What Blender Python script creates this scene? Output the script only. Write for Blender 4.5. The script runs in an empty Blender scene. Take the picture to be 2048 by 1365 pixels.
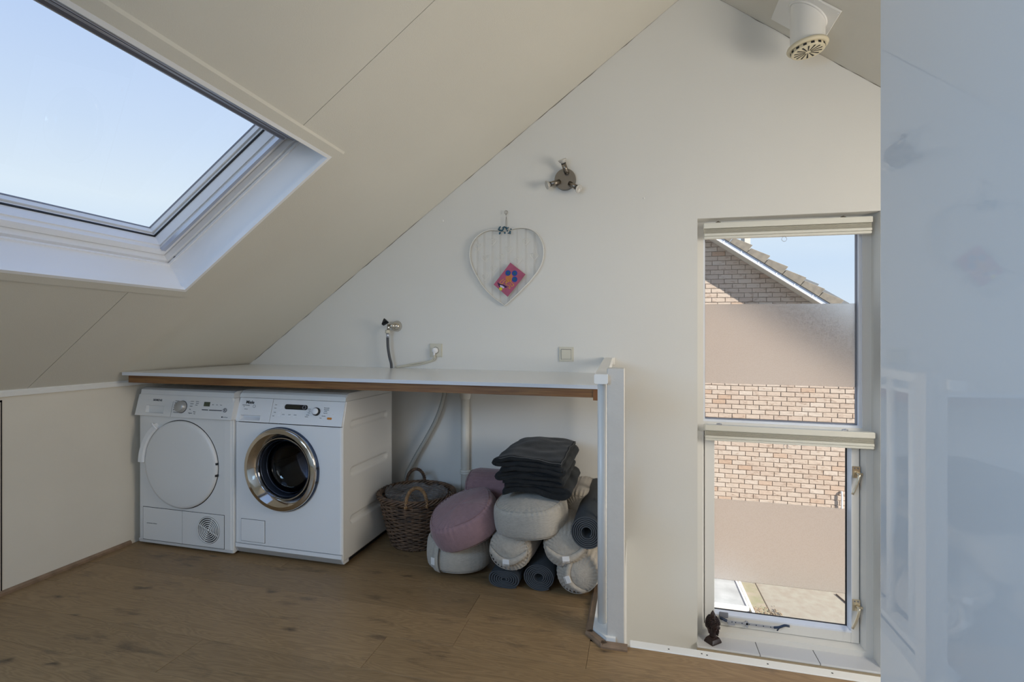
import bpy, bmesh, math, random
from mathutils import Vector, Matrix, noise
PI = math.pi
rnd = random.Random(7)
S = bpy.context.scene
COL = S.collection

# ------------------------------------------------------------------ camera, world, lights, exposure
TILT = -0.0106            # the attic has settled: floors and sills run down about 1 cm per metre to the right
cam_d = bpy.data.cameras.new('camera')
cam_d.sensor_width = 36.0
cam_d.lens = 1019.0 / 2048.0 * 36.0
cam_d.clip_start = 0.02
cam_d.clip_end = 200
cam = bpy.data.objects.new('camera', cam_d)
COL.objects.link(cam)
cam.location = (0, 0, 1.092)
cam.rotation_euler = (PI / 2, 0, math.atan(252 / 1019.0))
cam_d.shift_y = (680 - 682.5) / 2048.0
S.camera = cam
S.view_settings.view_transform = 'Standard'
S.view_settings.look = 'None'
S.view_settings.gamma = 1
S.view_settings.use_curve_mapping = False
S.view_settings.exposure = 0.0
try:
    S.cycles.max_bounces = 10
    S.cycles.diffuse_bounces = 5
    S.cycles.transparent_max_bounces = 16
    S.cycles.transmission_bounces = 10
    S.cycles.sample_clamp_indirect = 4.0
    S.cycles.caustics_reflective = False
    S.cycles.caustics_refractive = False
except Exception:
    pass

wd = bpy.data.worlds.new('sky')
S.world = wd
wd.use_nodes = True
nt = wd.node_tree
nt.nodes.clear()
out = nt.nodes.new('ShaderNodeOutputWorld')
bg = nt.nodes.new('ShaderNodeBackground')
tc = nt.nodes.new('ShaderNodeTexCoord')
sep = nt.nodes.new('ShaderNodeSeparateXYZ')
rp = nt.nodes.new('ShaderNodeValToRGB')
nt.links.new(tc.outputs['Generated'], sep.inputs[0])
nt.links.new(sep.outputs['Z'], rp.inputs[0])
nt.links.new(rp.outputs[0], bg.inputs[0])
nt.links.new(bg.outputs[0], out.inputs[0])
el = rp.color_ramp.elements
el[0].position = 0.0; el[0].color = (0.78, 0.88, 0.98, 1)
el[1].position = 1.0; el[1].color = (0.30, 0.46, 0.86, 1)
for p, c in ((0.13, (0.64, 0.79, 0.97, 1)), (0.22, (0.75, 0.87, 0.98, 1)), (0.32, (0.63, 0.77, 0.97, 1)), (0.45, (0.52, 0.67, 0.95, 1)), (0.75, (0.38, 0.56, 0.92, 1))):
    e = el.new(p); e.color = c
bg.inputs[1].default_value = 1.0

def sun_lamp():
    d = bpy.data.lights.new('sun', 'SUN')
    d.energy = 11.0; d.angle = 0.01; d.color = (1.0, 0.93, 0.82)
    o = bpy.data.objects.new('sun', d); COL.objects.link(o)
    v = Vector((1.9, -1.0, 1.02))
    o.rotation_euler = v.to_track_quat('Z', 'Y').to_euler()
    o.location = (8, -6, 8)
sun_lamp()

def area(name, loc, direction, sx, sy, power, color):
    d = bpy.data.lights.new(name, 'AREA')
    d.shape = 'RECTANGLE'; d.size = sx; d.size_y = sy; d.energy = power; d.color = color
    o = bpy.data.objects.new(name, d); COL.objects.link(o)
    o.location = loc
    o.rotation_euler = (-Vector(direction)).to_track_quat('Z', 'Y').to_euler()
    return o
# daylight coming in at the roof window over the stairs; the other three are added fill lamps without windows
area('daylight_stair_roof_window', (2.08, 1.25, 1.40), (-0.92, 0.20, -0.12), 1.0, 1.1, 45, (1.0, 0.92, 0.80))
area('fill_left_slope', (-1.50, -0.50, 1.58), (0.60, 0.25, -0.80), 0.9, 0.9, 46, (0.40, 0.65, 1.0))  # added blue fill under the left slope, out of view
area('fill_rear', (-0.50, -1.56, 1.55), (-0.10, 1.0, -0.05), 1.5, 1.1, 11, (0.86, 0.92, 1.0))  # added fill behind the camera; the rear wall has no opening
area('fill_stairwell', (2.9, 2.3, -0.9), (-1.0, 0.05, 0.25), 0.7, 0.9, 14, (0.95, 0.97, 1.0))  # added fill to brighten the lower wall by the stairs
def portal(name, loc, direction, sx, sy):
    o = area(name, loc, direction, sx, sy, 1, (1, 1, 1))
    o.data.cycles.is_portal = True
portal('portal_skylight', (-1.80, 1.25, 1.84), (0.596, 0, -0.803), 1.3, 1.0)
portal('portal_gable_window', (0.73, 3.06, 0.62), (0, -1, 0), 0.9, 2.3)

# ------------------------------------------------------------------ materials
MATS = {}
def mat(name, color, rough=0.5, metal=0.0, bump=0.0, bscale=200.0, var=0.0, vscale=3.0, coat=0.0, spec=0.5, sheen=0.0, stretch=(1, 1, 1), trans=0.0, ior=1.45, alpha=1.0, vcol=None, detail=4.0):
    if name in MATS: return MATS[name]
    m = bpy.data.materials.new(name); m.use_nodes = True
    t = m.node_tree; b = t.nodes['Principled BSDF']
    b.inputs['Base Color'].default_value = (*color, 1)
    b.inputs['Roughness'].default_value = rough
    b.inputs['Metallic'].default_value = metal
    b.inputs['Specular IOR Level'].default_value = spec
    b.inputs['Coat Weight'].default_value = coat
    b.inputs['Sheen Weight'].default_value = sheen
    b.inputs['Transmission Weight'].default_value = trans
    b.inputs['IOR'].default_value = ior
    b.inputs['Alpha'].default_value = alpha
    if bump or var:
        tc = t.nodes.new('ShaderNodeTexCoord'); mp = t.nodes.new('ShaderNodeMapping')
        mp.inputs['Scale'].default_value = stretch
        t.links.new(tc.outputs['Object'], mp.inputs[0])
    if bump:
        n = t.nodes.new('ShaderNodeTexNoise'); n.inputs['Scale'].default_value = bscale; n.inputs['Detail'].default_value = detail
        bp = t.nodes.new('ShaderNodeBump'); bp.inputs['Strength'].default_value = bump; bp.inputs['Distance'].default_value = 0.002
        t.links.new(mp.outputs[0], n.inputs['Vector']); t.links.new(n.outputs[0], bp.inputs['Height']); t.links.new(bp.outputs[0], b.inputs['Normal'])
    if var:
        n = t.nodes.new('ShaderNodeTexNoise'); n.inputs['Scale'].default_value = vscale; n.inputs['Detail'].default_value = 5
        mx = t.nodes.new('ShaderNodeMix'); mx.data_type = 'RGBA'
        c2 = vcol or tuple(c * (1 - var) for c in color)
        mx.inputs[6].default_value = (*color, 1); mx.inputs[7].default_value = (*c2, 1)
        mr = t.nodes.new('ShaderNodeMapRange'); mr.inputs[1].default_value = 0.35; mr.inputs[2].default_value = 0.7
        t.links.new(mp.outputs[0], n.inputs['Vector']); t.links.new(n.outputs[0], mr.inputs[0]); t.links.new(mr.outputs[0], mx.inputs[0])
        t.links.new(mx.outputs[2], b.inputs['Base Color'])
    MATS[name] = m
    return m

M_wall = mat('wall_plaster', (0.745, 0.735, 0.70), 0.85, bump=0.15, bscale=160, var=0.035, vscale=1.3, spec=0.2)
M_ceil = mat('ceiling_board_paint', (0.68, 0.655, 0.585), 0.85, bump=0.35, bscale=260, var=0.03, vscale=2.0, spec=0.2)
M_knee = mat('knee_wall_paint', (0.72, 0.67, 0.58), 0.8, bump=0.3, bscale=220, var=0.05, vscale=2.5, spec=0.25)
M_trim = mat('white_gloss_paint', (0.80, 0.79, 0.76), 0.35, bump=0.06, bscale=40, spec=0.5)
M_post = mat('post_paint', (0.60, 0.575, 0.535), 0.45, bump=0.15, bscale=120, var=0.05, vscale=20)
M_white = mat('white_plastic', (0.83, 0.83, 0.84), 0.4)
M_lining = mat('white_lining', (0.88, 0.885, 0.90), 0.35)
M_enamel = mat('white_enamel', (0.80, 0.80, 0.80), 0.3, spec=0.5)
M_enamel2 = mat('white_enamel_dryer', (0.72, 0.715, 0.70), 0.33, spec=0.5)
M_side = mat('enamel_side', (0.78, 0.775, 0.75), 0.4)
M_kick = mat('grey_plinth_shade', (0.50, 0.49, 0.47), 0.5)
M_dark = mat('dark_gap', (0.015, 0.015, 0.017), 0.6)
M_black = mat('black_plastic', (0.012, 0.013, 0.015), 0.35)
M_print = mat('dark_grey_print', (0.10, 0.10, 0.11), 0.6)
M_chrome = mat('chrome', (0.62, 0.58, 0.52), 0.09, metal=1.0)
M_steel = mat('brushed_steel', (0.27, 0.24, 0.205), 0.30, metal=1.0, bump=0.12, bscale=300, stretch=(1, 12, 1))
M_drum = mat('drum_steel', (0.10, 0.10, 0.11), 0.3, metal=0.9)
M_brass = mat('nickel_handle', (0.72, 0.64, 0.50), 0.28, metal=1.0)
M_alu = mat('aluminium', (0.55, 0.58, 0.66), 0.35, metal=0.8)
M_greygasket = mat('grey_gasket', (0.22, 0.23, 0.27), 0.5)
M_cream = mat('cream_plastic', (0.62, 0.59, 0.49), 0.4)
M_creamvent = mat('aged_cream_plastic', (0.70, 0.63, 0.46), 0.45)
M_pine = mat('varnished_pine', (0.25, 0.125, 0.040), 0.4, bump=0.1, bscale=30, var=0.5, vscale=9, stretch=(0.6, 8, 16), vcol=(0.14, 0.055, 0.018))
M_strip = mat('oak_strip', (0.27, 0.18, 0.115), 0.45, var=0.3, vscale=25, stretch=(1, 1, 1), bump=0.1, bscale=60)
M_top = mat('white_laminate', (0.78, 0.78, 0.77), 0.22, spec=0.5)
M_topedge = mat('laminate_edge', (0.62, 0.64, 0.68), 0.4)
M_tile = mat('white_glazed_tile', (0.70, 0.71, 0.74), 0.15, spec=0.6)
M_tileside = mat('tan_tile_edge', (0.42, 0.34, 0.23), 0.6)
M_grout = mat('dark_grout', (0.10, 0.09, 0.08), 0.8)
M_linen = mat('grey_linen', (0.45, 0.415, 0.36), 0.9, bump=0.9, bscale=130, var=0.16, vscale=60, spec=0.1, sheen=0.3, stretch=(1, 1, 4))
M_linen2 = mat('beige_linen', (0.45, 0.40, 0.335), 0.9, bump=0.9, bscale=130, var=0.15, vscale=60, spec=0.1, sheen=0.3, stretch=(1, 1, 3))
M_pink = mat('mauve_linen', (0.285, 0.178, 0.192), 0.92, bump=0.6, bscale=160, var=0.12, vscale=50, spec=0.1, sheen=0.3)
M_tag = mat('white_tag', (0.72, 0.70, 0.68), 0.8)
M_blanket = mat('charcoal_blanket', (0.020, 0.022, 0.024), 0.95, bump=0.6, bscale=180, var=0.3, vscale=30, spec=0.1, sheen=0.12)
M_stitch = mat('pale_stitch', (0.16, 0.16, 0.16), 0.9)
M_wicker = mat('brown_wicker', (0.17, 0.10, 0.058), 0.6, bump=0.5, bscale=90, var=0.6, vscale=35, vcol=(0.045, 0.028, 0.02))
M_wickerlight = mat('light_wicker', (0.30, 0.17, 0.075), 0.5, bump=0.4, bscale=90, var=0.5, vscale=60)
M_rubber = mat('grey_hose', (0.07, 0.075, 0.085), 0.55)
M_greyhose = mat('pale_grey_hose', (0.40, 0.40, 0.37), 0.5)
M_pipe = mat('pvc_pipe', (0.72, 0.69, 0.62), 0.35)
M_orange = mat('orange_button', (0.60, 0.22, 0.03), 0.4)
M_statue = mat('dark_red_resin', (0.022, 0.010, 0.009), 0.28, bump=0.2, bscale=80)
M_bead = mat('teal_beads', (0.02, 0.09, 0.14), 0.12, spec=0.8)
M_wire = mat('white_wire', (0.80, 0.79, 0.75), 0.5)
M_wiredark = mat('coiled_wire', (0.52, 0.50, 0.47), 0.5)
M_cardpink = mat('pink_card', (0.42, 0.085, 0.16), 0.5, var=0.2, vscale=20)
M_cardblue = mat('blue_ink', (0.012, 0.06, 0.30), 0.6)
M_cardgreen = mat('green_ink', (0.01, 0.12, 0.12), 0.6)
M_cardyel = mat('yellow_ink', (0.75, 0.42, 0.03), 0.6)
M_cardyel2 = mat('bright_yellow_ink', (0.65, 0.60, 0.02), 0.6)
M_cardpurp = mat('purple_ink', (0.03, 0.008, 0.05), 0.6)
M_cardlil = mat('lilac_ink', (0.60, 0.50, 0.75), 0.6)
M_blindrail = mat('blind_rail', (0.72, 0.71, 0.64), 0.4)
M_pleat = mat('blind_fabric', (0.62, 0.60, 0.53), 0.8, bump=0.2, bscale=300)
M_rooftile = mat('concrete_roof_tile', (0.215, 0.19, 0.155), 0.9, bump=0.8, bscale=120, var=0.4, vscale=14, vcol=(0.15, 0.135, 0.115))
M_darktile = mat('dark_roof_tile', (0.16, 0.17, 0.18), 0.9)
M_barge = mat('cream_bargeboard', (0.55, 0.52, 0.46), 0.6)
M_bargeblue = mat('white_glazing_bead', (0.80, 0.84, 0.92), 0.5)
M_verge = mat('pale_verge_board', (0.38, 0.42, 0.50), 0.5)
M_mortar = mat('mortar', (0.31, 0.255, 0.205), 0.95, bump=0.5, bscale=200)
M_pave = mat('concrete_paving', (0.34, 0.325, 0.275), 0.9, bump=0.9, bscale=70, var=0.35, vscale=9, vcol=(0.30, 0.265, 0.22), detail=10)
M_moss = mat('mossy_kerb', (0.27, 0.265, 0.17), 0.9, bump=0.9, bscale=60, var=0.4, vscale=9, vcol=(0.35, 0.30, 0.24))
M_glasswhite = mat('milky_panel', (0.52, 0.55, 0.56), 0.12, var=0.35, vscale=2.5)
M_clear = mat('clear_plastic', (0.8, 0.85, 0.9), 0.05, trans=0.9, ior=1.4)

def panel_material():
    m = mat('glossy_grey_blue_lacquer', (0.70, 0.685, 0.67), 0.0, spec=1.0)
    return m
M_panel = panel_material()

def schlick(t):
    lw = t.nodes.new('ShaderNodeLayerWeight'); lw.inputs[0].default_value = 0.5
    p = t.nodes.new('ShaderNodeMath'); p.operation = 'POWER'; p.inputs[1].default_value = 5.0
    m = t.nodes.new('ShaderNodeMath'); m.operation = 'MULTIPLY_ADD'; m.inputs[1].default_value = 0.9; m.inputs[2].default_value = 0.035
    t.links.new(lw.outputs['Facing'], p.inputs[0]); t.links.new(p.outputs[0], m.inputs[0])
    return m

def glass_material():
    m = bpy.data.materials.new('window_glass'); m.use_nodes = True
    t = m.node_tree; t.nodes.clear()
    o = t.nodes.new('ShaderNodeOutputMaterial'); mx = t.nodes.new('ShaderNodeMixShader')
    tr = t.nodes.new('ShaderNodeBsdfTransparent'); gl = t.nodes.new('ShaderNodeBsdfGlossy'); fr = schlick(t)
    tr.inputs[0].default_value = (0.97, 0.98, 0.985, 1)
    gl.inputs['Roughness'].default_value = 0.0
    t.links.new(fr.outputs[0], mx.inputs[0]); t.links.new(tr.outputs[0], mx.inputs[1]); t.links.new(gl.outputs[0], mx.inputs[2]); t.links.new(mx.outputs[0], o.inputs[0])
    return m
M_glass = glass_material()

def bowl_material():
    m = bpy.data.materials.new('dark_door_glass'); m.use_nodes = True
    t = m.node_tree; t.nodes.clear()
    o = t.nodes.new('ShaderNodeOutputMaterial'); mx = t.nodes.new('ShaderNodeMixShader')
    tr = t.nodes.new('ShaderNodeBsdfTransparent'); gl = t.nodes.new('ShaderNodeBsdfGlossy'); fr = schlick(t)
    tr.inputs[0].default_value = (0.50, 0.54, 0.62, 1)
    gl.inputs['Roughness'].default_value = 0.02
    t.links.new(fr.outputs[0], mx.inputs[0]); t.links.new(tr.outputs[0], mx.inputs[1]); t.links.new(gl.outputs[0], mx.inputs[2]); t.links.new(mx.outputs[0], o.inputs[0])
    return m
M_bowl = bowl_material()

def film_material():
    # frosted, leaf-patterned privacy film: rough refraction through a thin sheet, with clearer pattern flecks and a milky share
    m = bpy.data.materials.new('frosted_film'); m.use_nodes = True
    t = m.node_tree; t.nodes.clear()
    o = t.nodes.new('ShaderNodeOutputMaterial')
    g = t.nodes.new('ShaderNodeBsdfRefraction'); g.inputs['Roughness'].default_value = 0.42; g.inputs['IOR'].default_value = 1.3
    g.inputs[0].default_value = (1, 1, 1, 1)
    g2 = t.nodes.new('ShaderNodeBsdfRefraction'); g2.inputs['Roughness'].default_value = 0.33; g2.inputs['IOR'].default_value = 1.3
    g2.inputs[0].default_value = (0.96, 0.955, 0.95, 1)
    tl = t.nodes.new('ShaderNodeBsdfTranslucent'); tl.inputs[0].default_value = (0.95, 0.93, 0.90, 1)
    tc = t.nodes.new('ShaderNodeTexCoord'); v = t.nodes.new('ShaderNodeTexVoronoi'); v.feature = 'DISTANCE_TO_EDGE'; v.inputs['Scale'].default_value = 75
    n = t.nodes.new('ShaderNodeTexNoise'); n.inputs['Scale'].default_value = 170; n.inputs['Detail'].default_value = 2
    th = t.nodes.new('ShaderNodeMapRange'); th.inputs[1].default_value = 0.48; th.inputs[2].default_value = 0.56
    mx = t.nodes.new('ShaderNodeMixShader'); mx2 = t.nodes.new('ShaderNodeMixShader'); mx2.inputs[0].default_value = 0.12
    t.links.new(tc.outputs['Object'], n.inputs['Vector']); t.links.new(n.outputs[0], th.inputs[0]); t.links.new(th.outputs[0], mx.inputs[0])
    t.links.new(g.outputs[0], mx.inputs[1]); t.links.new(g2.outputs[0], mx.inputs[2])
    t.links.new(mx.outputs[0], mx2.inputs[1]); t.links.new(tl.outputs[0], mx2.inputs[2]); t.links.new(mx2.outputs[0], o.inputs[0])
    return m
M_film = film_material()

def liner_material():
    m = bpy.data.materials.new('crinkled_plastic'); m.use_nodes = True
    t = m.node_tree; t.nodes.clear()
    o = t.nodes.new('ShaderNodeOutputMaterial'); mx = t.nodes.new('ShaderNodeMixShader'); mx.inputs[0].default_value = 0.42
    tr = t.nodes.new('ShaderNodeBsdfTransparent'); p = t.nodes.new('ShaderNodeBsdfPrincipled')
    p.inputs['Base Color'].default_value = (0.30, 0.28, 0.27, 1); p.inputs['Roughness'].default_value = 0.15; p.inputs['Specular IOR Level'].default_value = 1.0
    n = t.nodes.new('ShaderNodeTexNoise'); n.inputs['Scale'].default_value = 14; bp = t.nodes.new('ShaderNodeBump'); bp.inputs['Strength'].default_value = 0.5; bp.inputs['Distance'].default_value = 0.01
    t.links.new(n.outputs[0], bp.inputs['Height']); t.links.new(bp.outputs[0], p.inputs['Normal'])
    t.links.new(tr.outputs[0], mx.inputs[1]); t.links.new(p.outputs[0], mx.inputs[2]); t.links.new(mx.outputs[0], o.inputs[0])
    return m
M_liner = liner_material()

def wood_floor_material():
    m = bpy.data.materials.new('oak_laminate'); m.use_nodes = True
    t = m.node_tree; b = t.nodes['Principled BSDF']
    tc = t.nodes.new('ShaderNodeTexCoord'); oi = t.nodes.new('ShaderNodeObjectInfo')
    sc = t.nodes.new('ShaderNodeVectorMath'); sc.operation = 'SCALE'; sc.inputs[3].default_value = 37.0
    cb = t.nodes.new('ShaderNodeCombineXYZ')
    for i in range(3): t.links.new(oi.outputs['Random'], cb.inputs[i])
    t.links.new(cb.outputs[0], sc.inputs[0])
    ad = t.nodes.new('ShaderNodeVectorMath'); ad.operation = 'ADD'
    t.links.new(tc.outputs['Object'], ad.inputs[0]); t.links.new(sc.outputs[0], ad.inputs[1])
    # cathedral grain: distorted bands, strongly stretched along the plank
    mp = t.nodes.new('ShaderNodeMapping'); mp.inputs['Scale'].default_value = (1.2, 9.0, 1.0)
    t.links.new(ad.outputs[0], mp.inputs[0])
    n1 = t.nodes.new('ShaderNodeTexNoise'); n1.inputs['Scale'].default_value = 1.6; n1.inputs['Detail'].default_value = 3; n1.inputs['Distortion'].default_value = 0.6
    t.links.new(mp.outputs[0], n1.inputs['Vector'])
    mu = t.nodes.new('ShaderNodeMath'); mu.operation = 'MULTIPLY'; mu.inputs[1].default_value = 110.0
    si = t.nodes.new('ShaderNodeMath'); si.operation = 'SINE'
    t.links.new(n1.outputs[0], mu.inputs[0]); t.links.new(mu.outputs[0], si.inputs[0])
    mp2 = t.nodes.new('ShaderNodeMapping'); mp2.inputs['Scale'].default_value = (3.0, 110.0, 1.0)
    t.links.new(ad.outputs[0], mp2.inputs[0])
    n2 = t.nodes.new('ShaderNodeTexNoise'); n2.inputs['Scale'].default_value = 2.0; n2.inputs['Detail'].default_value = 4
    t.links.new(mp2.outputs[0], n2.inputs['Vector'])
    # knots and dark flames
    mp3 = t.nodes.new('ShaderNodeMapping'); mp3.inputs['Scale'].default_value = (2.6, 8.0, 1.0)
    t.links.new(ad.outputs[0], mp3.inputs[0])
    n3 = t.nodes.new('ShaderNodeTexNoise'); n3.inputs['Scale'].default_value = 1.7; n3.inputs['Detail'].default_value = 6; n3.inputs['Roughness'].default_value = 0.65
    t.links.new(mp3.outputs[0], n3.inputs['Vector'])
    kr = t.nodes.new('ShaderNodeMapRange'); kr.inputs[1].default_value = 0.57; kr.inputs[2].default_value = 0.80
    t.links.new(n3.outputs[0], kr.inputs[0])
    c1 = t.nodes.new('ShaderNodeMix'); c1.data_type = 'RGBA'
    c1.inputs[6].default_value = (0.325, 0.212, 0.106, 1); c1.inputs[7].default_value = (0.205, 0.128, 0.062, 1)
    a1 = t.nodes.new('ShaderNodeMath'); a1.operation = 'MULTIPLY_ADD'; a1.inputs[1].default_value = 0.22; a1.inputs[2].default_value = 0.0
    t.links.new(si.outputs[0], a1.inputs[0])
    a2 = t.nodes.new('ShaderNodeMath'); a2.operation = 'ADD'
    t.links.new(a1.outputs[0], a2.inputs[0]); t.links.new(n2.outputs[0], a2.inputs[1])
    t.links.new(a2.outputs[0], c1.inputs[0])
    c2 = t.nodes.new('ShaderNodeMix'); c2.data_type = 'RGBA'; c2.inputs[7].default_value = (0.070, 0.046, 0.030, 1)
    t.links.new(kr.outputs[0], c2.inputs[0]); t.links.new(c1.outputs[2], c2.inputs[6])
    mp4 = t.nodes.new('ShaderNodeMapping'); mp4.inputs['Scale'].default_value = (2.3, 5.5, 1.0)
    nd = t.nodes.new('ShaderNodeTexNoise'); nd.inputs['Scale'].default_value = 14; nd.inputs['Detail'].default_value = 3
    t.links.new(ad.outputs[0], nd.inputs['Vector'])
    mxv = t.nodes.new('ShaderNodeMix'); mxv.data_type = 'VECTOR'; mxv.inputs[0].default_value = 0.06
    t.links.new(ad.outputs[0], mxv.inputs[4]); t.links.new(nd.outputs['Color'], mxv.inputs[5]); t.links.new(mxv.outputs[1], mp4.inputs[0])
    vo = t.nodes.new('ShaderNodeTexVoronoi'); vo.voronoi_dimensions = '2D'; vo.inputs['Scale'].default_value = 0.55
    t.links.new(mp4.outputs[0], vo.inputs['Vector'])
    k1 = t.nodes.new('ShaderNodeMapRange'); k1.inputs[1].default_value = 0.052; k1.inputs[2].default_value = 0.005; k1.inputs[4].default_value = 0.8
    t.links.new(vo.outputs['Distance'], k1.inputs[0])
    c3 = t.nodes.new('ShaderNodeMix'); c3.data_type = 'RGBA'; c3.inputs[7].default_value = (0.035, 0.022, 0.015, 1)
    t.links.new(k1.outputs[0], c3.inputs[0]); t.links.new(c2.outputs[2], c3.inputs[6])
    # per plank tone
    hsv = t.nodes.new('ShaderNodeHueSaturation')
    mr = t.nodes.new('ShaderNodeMapRange'); mr.inputs[3].default_value = 0.84; mr.inputs[4].default_value = 1.15
    t.links.new(oi.outputs['Random'], mr.inputs[0]); t.links.new(mr.outputs[0], hsv.inputs['Value'])
    t.links.new(c3.outputs[2], hsv.inputs['Color']); t.links.new(hsv.outputs[0], b.inputs['Base Color'])
    b.inputs['Roughness'].default_value = 0.42; b.inputs['Specular IOR Level'].default_value = 0.4
    bp = t.nodes.new('ShaderNodeBump'); bp.inputs['Strength'].default_value = 0.12; bp.inputs['Distance'].default_value = 0.001
    t.links.new(n2.outputs[0], bp.inputs['Height']); t.links.new(bp.outputs[0], b.inputs['Normal'])
    return m
M_floor = wood_floor_material()

def brick_material():
    m = bpy.data.materials.new('sanded_brick'); m.use_nodes = True
    t = m.node_tree; b = t.nodes['Principled BSDF']
    oi = t.nodes.new('ShaderNodeObjectInfo'); ge = t.nodes.new('ShaderNodeNewGeometry'); tc = t.nodes.new('ShaderNodeTexCoord')
    ad = t.nodes.new('ShaderNodeMath'); ad.operation = 'ADD'; fr = t.nodes.new('ShaderNodeMath'); fr.operation = 'FRACT'
    t.links.new(oi.outputs['Random'], ad.inputs[0]); t.links.new(ge.outputs['Random Per Island'], ad.inputs[1]); t.links.new(ad.outputs[0], fr.inputs[0])
    r = t.nodes.new('ShaderNodeValToRGB'); t.links.new(fr.outputs[0], r.inputs[0])
    e = r.color_ramp.elements
    e[0].position = 0; e[0].color = (0.40, 0.32, 0.265, 1); e[1].position = 1; e[1].color = (0.45, 0.385, 0.33, 1)
    for p, c in ((0.25, (0.44, 0.365, 0.305, 1)), (0.5, (0.42, 0.34, 0.28, 1)), (0.8, (0.46, 0.395, 0.34, 1)), (0.94, (0.39, 0.28, 0.21, 1))):
        x = e.new(p); x.color = c
    n = t.nodes.new('ShaderNodeTexNoise'); n.inputs['Scale'].default_value = 14; n.inputs['Detail'].default_value = 8
    mp = t.nodes.new('ShaderNodeMapping'); mp.inputs['Scale'].default_value = (1, 1, 2.5)
    ge2 = t.nodes.new('ShaderNodeNewGeometry')
    t.links.new(ge2.outputs['Position'], mp.inputs[0]); t.links.new(mp.outputs[0], n.inputs['Vector'])
    mr = t.nodes.new('ShaderNodeMapRange'); mr.inputs[1].default_value = 0.56; mr.inputs[2].default_value = 0.72; mr.inputs[4].default_value = 0.6
    t.links.new(n.outputs[0], mr.inputs[0])
    mx = t.nodes.new('ShaderNodeMix'); mx.data_type = 'RGBA'; mx.inputs[7].default_value = (0.22, 0.145, 0.105, 1)
    t.links.new(mr.outputs[0], mx.inputs[0]); t.links.new(r.outputs[0], mx.inputs[6]); t.links.new(mx.outputs[2], b.inputs['Base Color'])
    b.inputs['Roughness'].default_value = 0.95; b.inputs['Specular IOR Level'].default_value = 0.1
    bp = t.nodes.new('ShaderNodeBump'); bp.inputs['Strength'].default_value = 0.6; bp.inputs['Distance'].default_value = 0.01
    t.links.new(n.outputs[0], bp.inputs['Height']); t.links.new(bp.outputs[0], b.inputs['Normal'])
    return m
M_brick = brick_material()

def mat_rib_material():
    m = mat('charcoal_foam_mat', (0.026, 0.030, 0.034), 0.55, spec=0.5)
    t = m.node_tree; b = t.nodes['Principled BSDF']
    tc = t.nodes.new('ShaderNodeTexCoord'); w = t.nodes.new('ShaderNodeTexWave'); w.bands_direction = 'Y'; w.inputs['Scale'].default_value = 52
    bp = t.nodes.new('ShaderNodeBump'); bp.inputs['Strength'].default_value = 0.8; bp.inputs['Distance'].default_value = 0.002
    t.links.new(tc.outputs['Object'], w.inputs['Vector']); t.links.new(w.outputs[0], bp.inputs['Height']); t.links.new(bp.outputs[0], b.inputs['Normal'])
    return m
M_mat = mat_rib_material()
M_matedge = mat('foam_edge_highlight', (0.055, 0.062, 0.072), 0.5)  # paler than the mat: highlight on the rolled edges put into the colour

# ------------------------------------------------------------------ geometry helpers
def obj(name, bm, m, parent=None, smooth=False, loc=None, kind=None, label=None):
    me = bpy.data.meshes.new(name)
    bmesh.ops.recalc_face_normals(bm, faces=bm.faces[:])
    bm.to_mesh(me); bm.free()
    if smooth:
        for p in me.polygons: p.use_smooth = True
    if isinstance(m, (list, tuple)):
        for x in m: me.materials.append(x)
    else:
        me.materials.append(m)
    o = bpy.data.objects.new(name, me); COL.objects.link(o)
    if parent: o.parent = parent
    if loc: o.location = loc
    if kind: o['kind'] = kind
    if label: o['label'] = label
    return o
def thing(name, label, cat, loc=(0, 0, 0), rz=0.0, group=None):
    o = bpy.data.objects.new(name, None); COL.objects.link(o)
    o.location = loc; o.rotation_euler = (0, 0, rz); o.empty_display_size = 0.1
    o['label'] = label; o['category'] = cat
    if group: o['group'] = group
    return o
def tag(o, label, cat, group=None):
    o['label'] = label; o['category'] = cat
    if group: o['group'] = group
    return o
def struct(name, bm, m, **k):
    o = obj(name, bm, m, kind='structure', **k); return o
def box(bm, x0, x1, y0, y1, z0, z1, bev=0.0, seg=1):
    if bev:
        t = bmesh.new(); bmesh.ops.create_cube(t, size=1)
        for v in t.verts: v.co = Vector((x0 + (v.co.x + .5) * (x1 - x0), y0 + (v.co.y + .5) * (y1 - y0), z0 + (v.co.z + .5) * (z1 - z0)))
        bmesh.ops.bevel(t, geom=t.edges[:], offset=bev, segments=seg, profile=0.5, affect='EDGES')
        merge(bm, t)
        return
    vs = [bm.verts.new((x, y, z)) for x in (x0, x1) for y in (y0, y1) for z in (z0, z1)]
    for f in ((0, 1, 3, 2), (4, 6, 7, 5), (0, 4, 5, 1), (2, 3, 7, 6), (0, 2, 6, 4), (1, 5, 7, 3)):
        bm.faces.new([vs[i] for i in f])
def merge(bm, t, M=None):
    if M is not None: bmesh.ops.transform(t, matrix=M, verts=t.verts[:])
    mp = {}
    for v in t.verts: mp[v] = bm.verts.new(v.co)
    for f in t.faces:
        try:
            n = bm.faces.new([mp[v] for v in f.verts]); n.material_index = f.material_index; n.smooth = f.smooth
        except ValueError: pass
    t.free()
def BX(*a, **k):
    bm = bmesh.new(); box(bm, *a, **k); return bm
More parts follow.
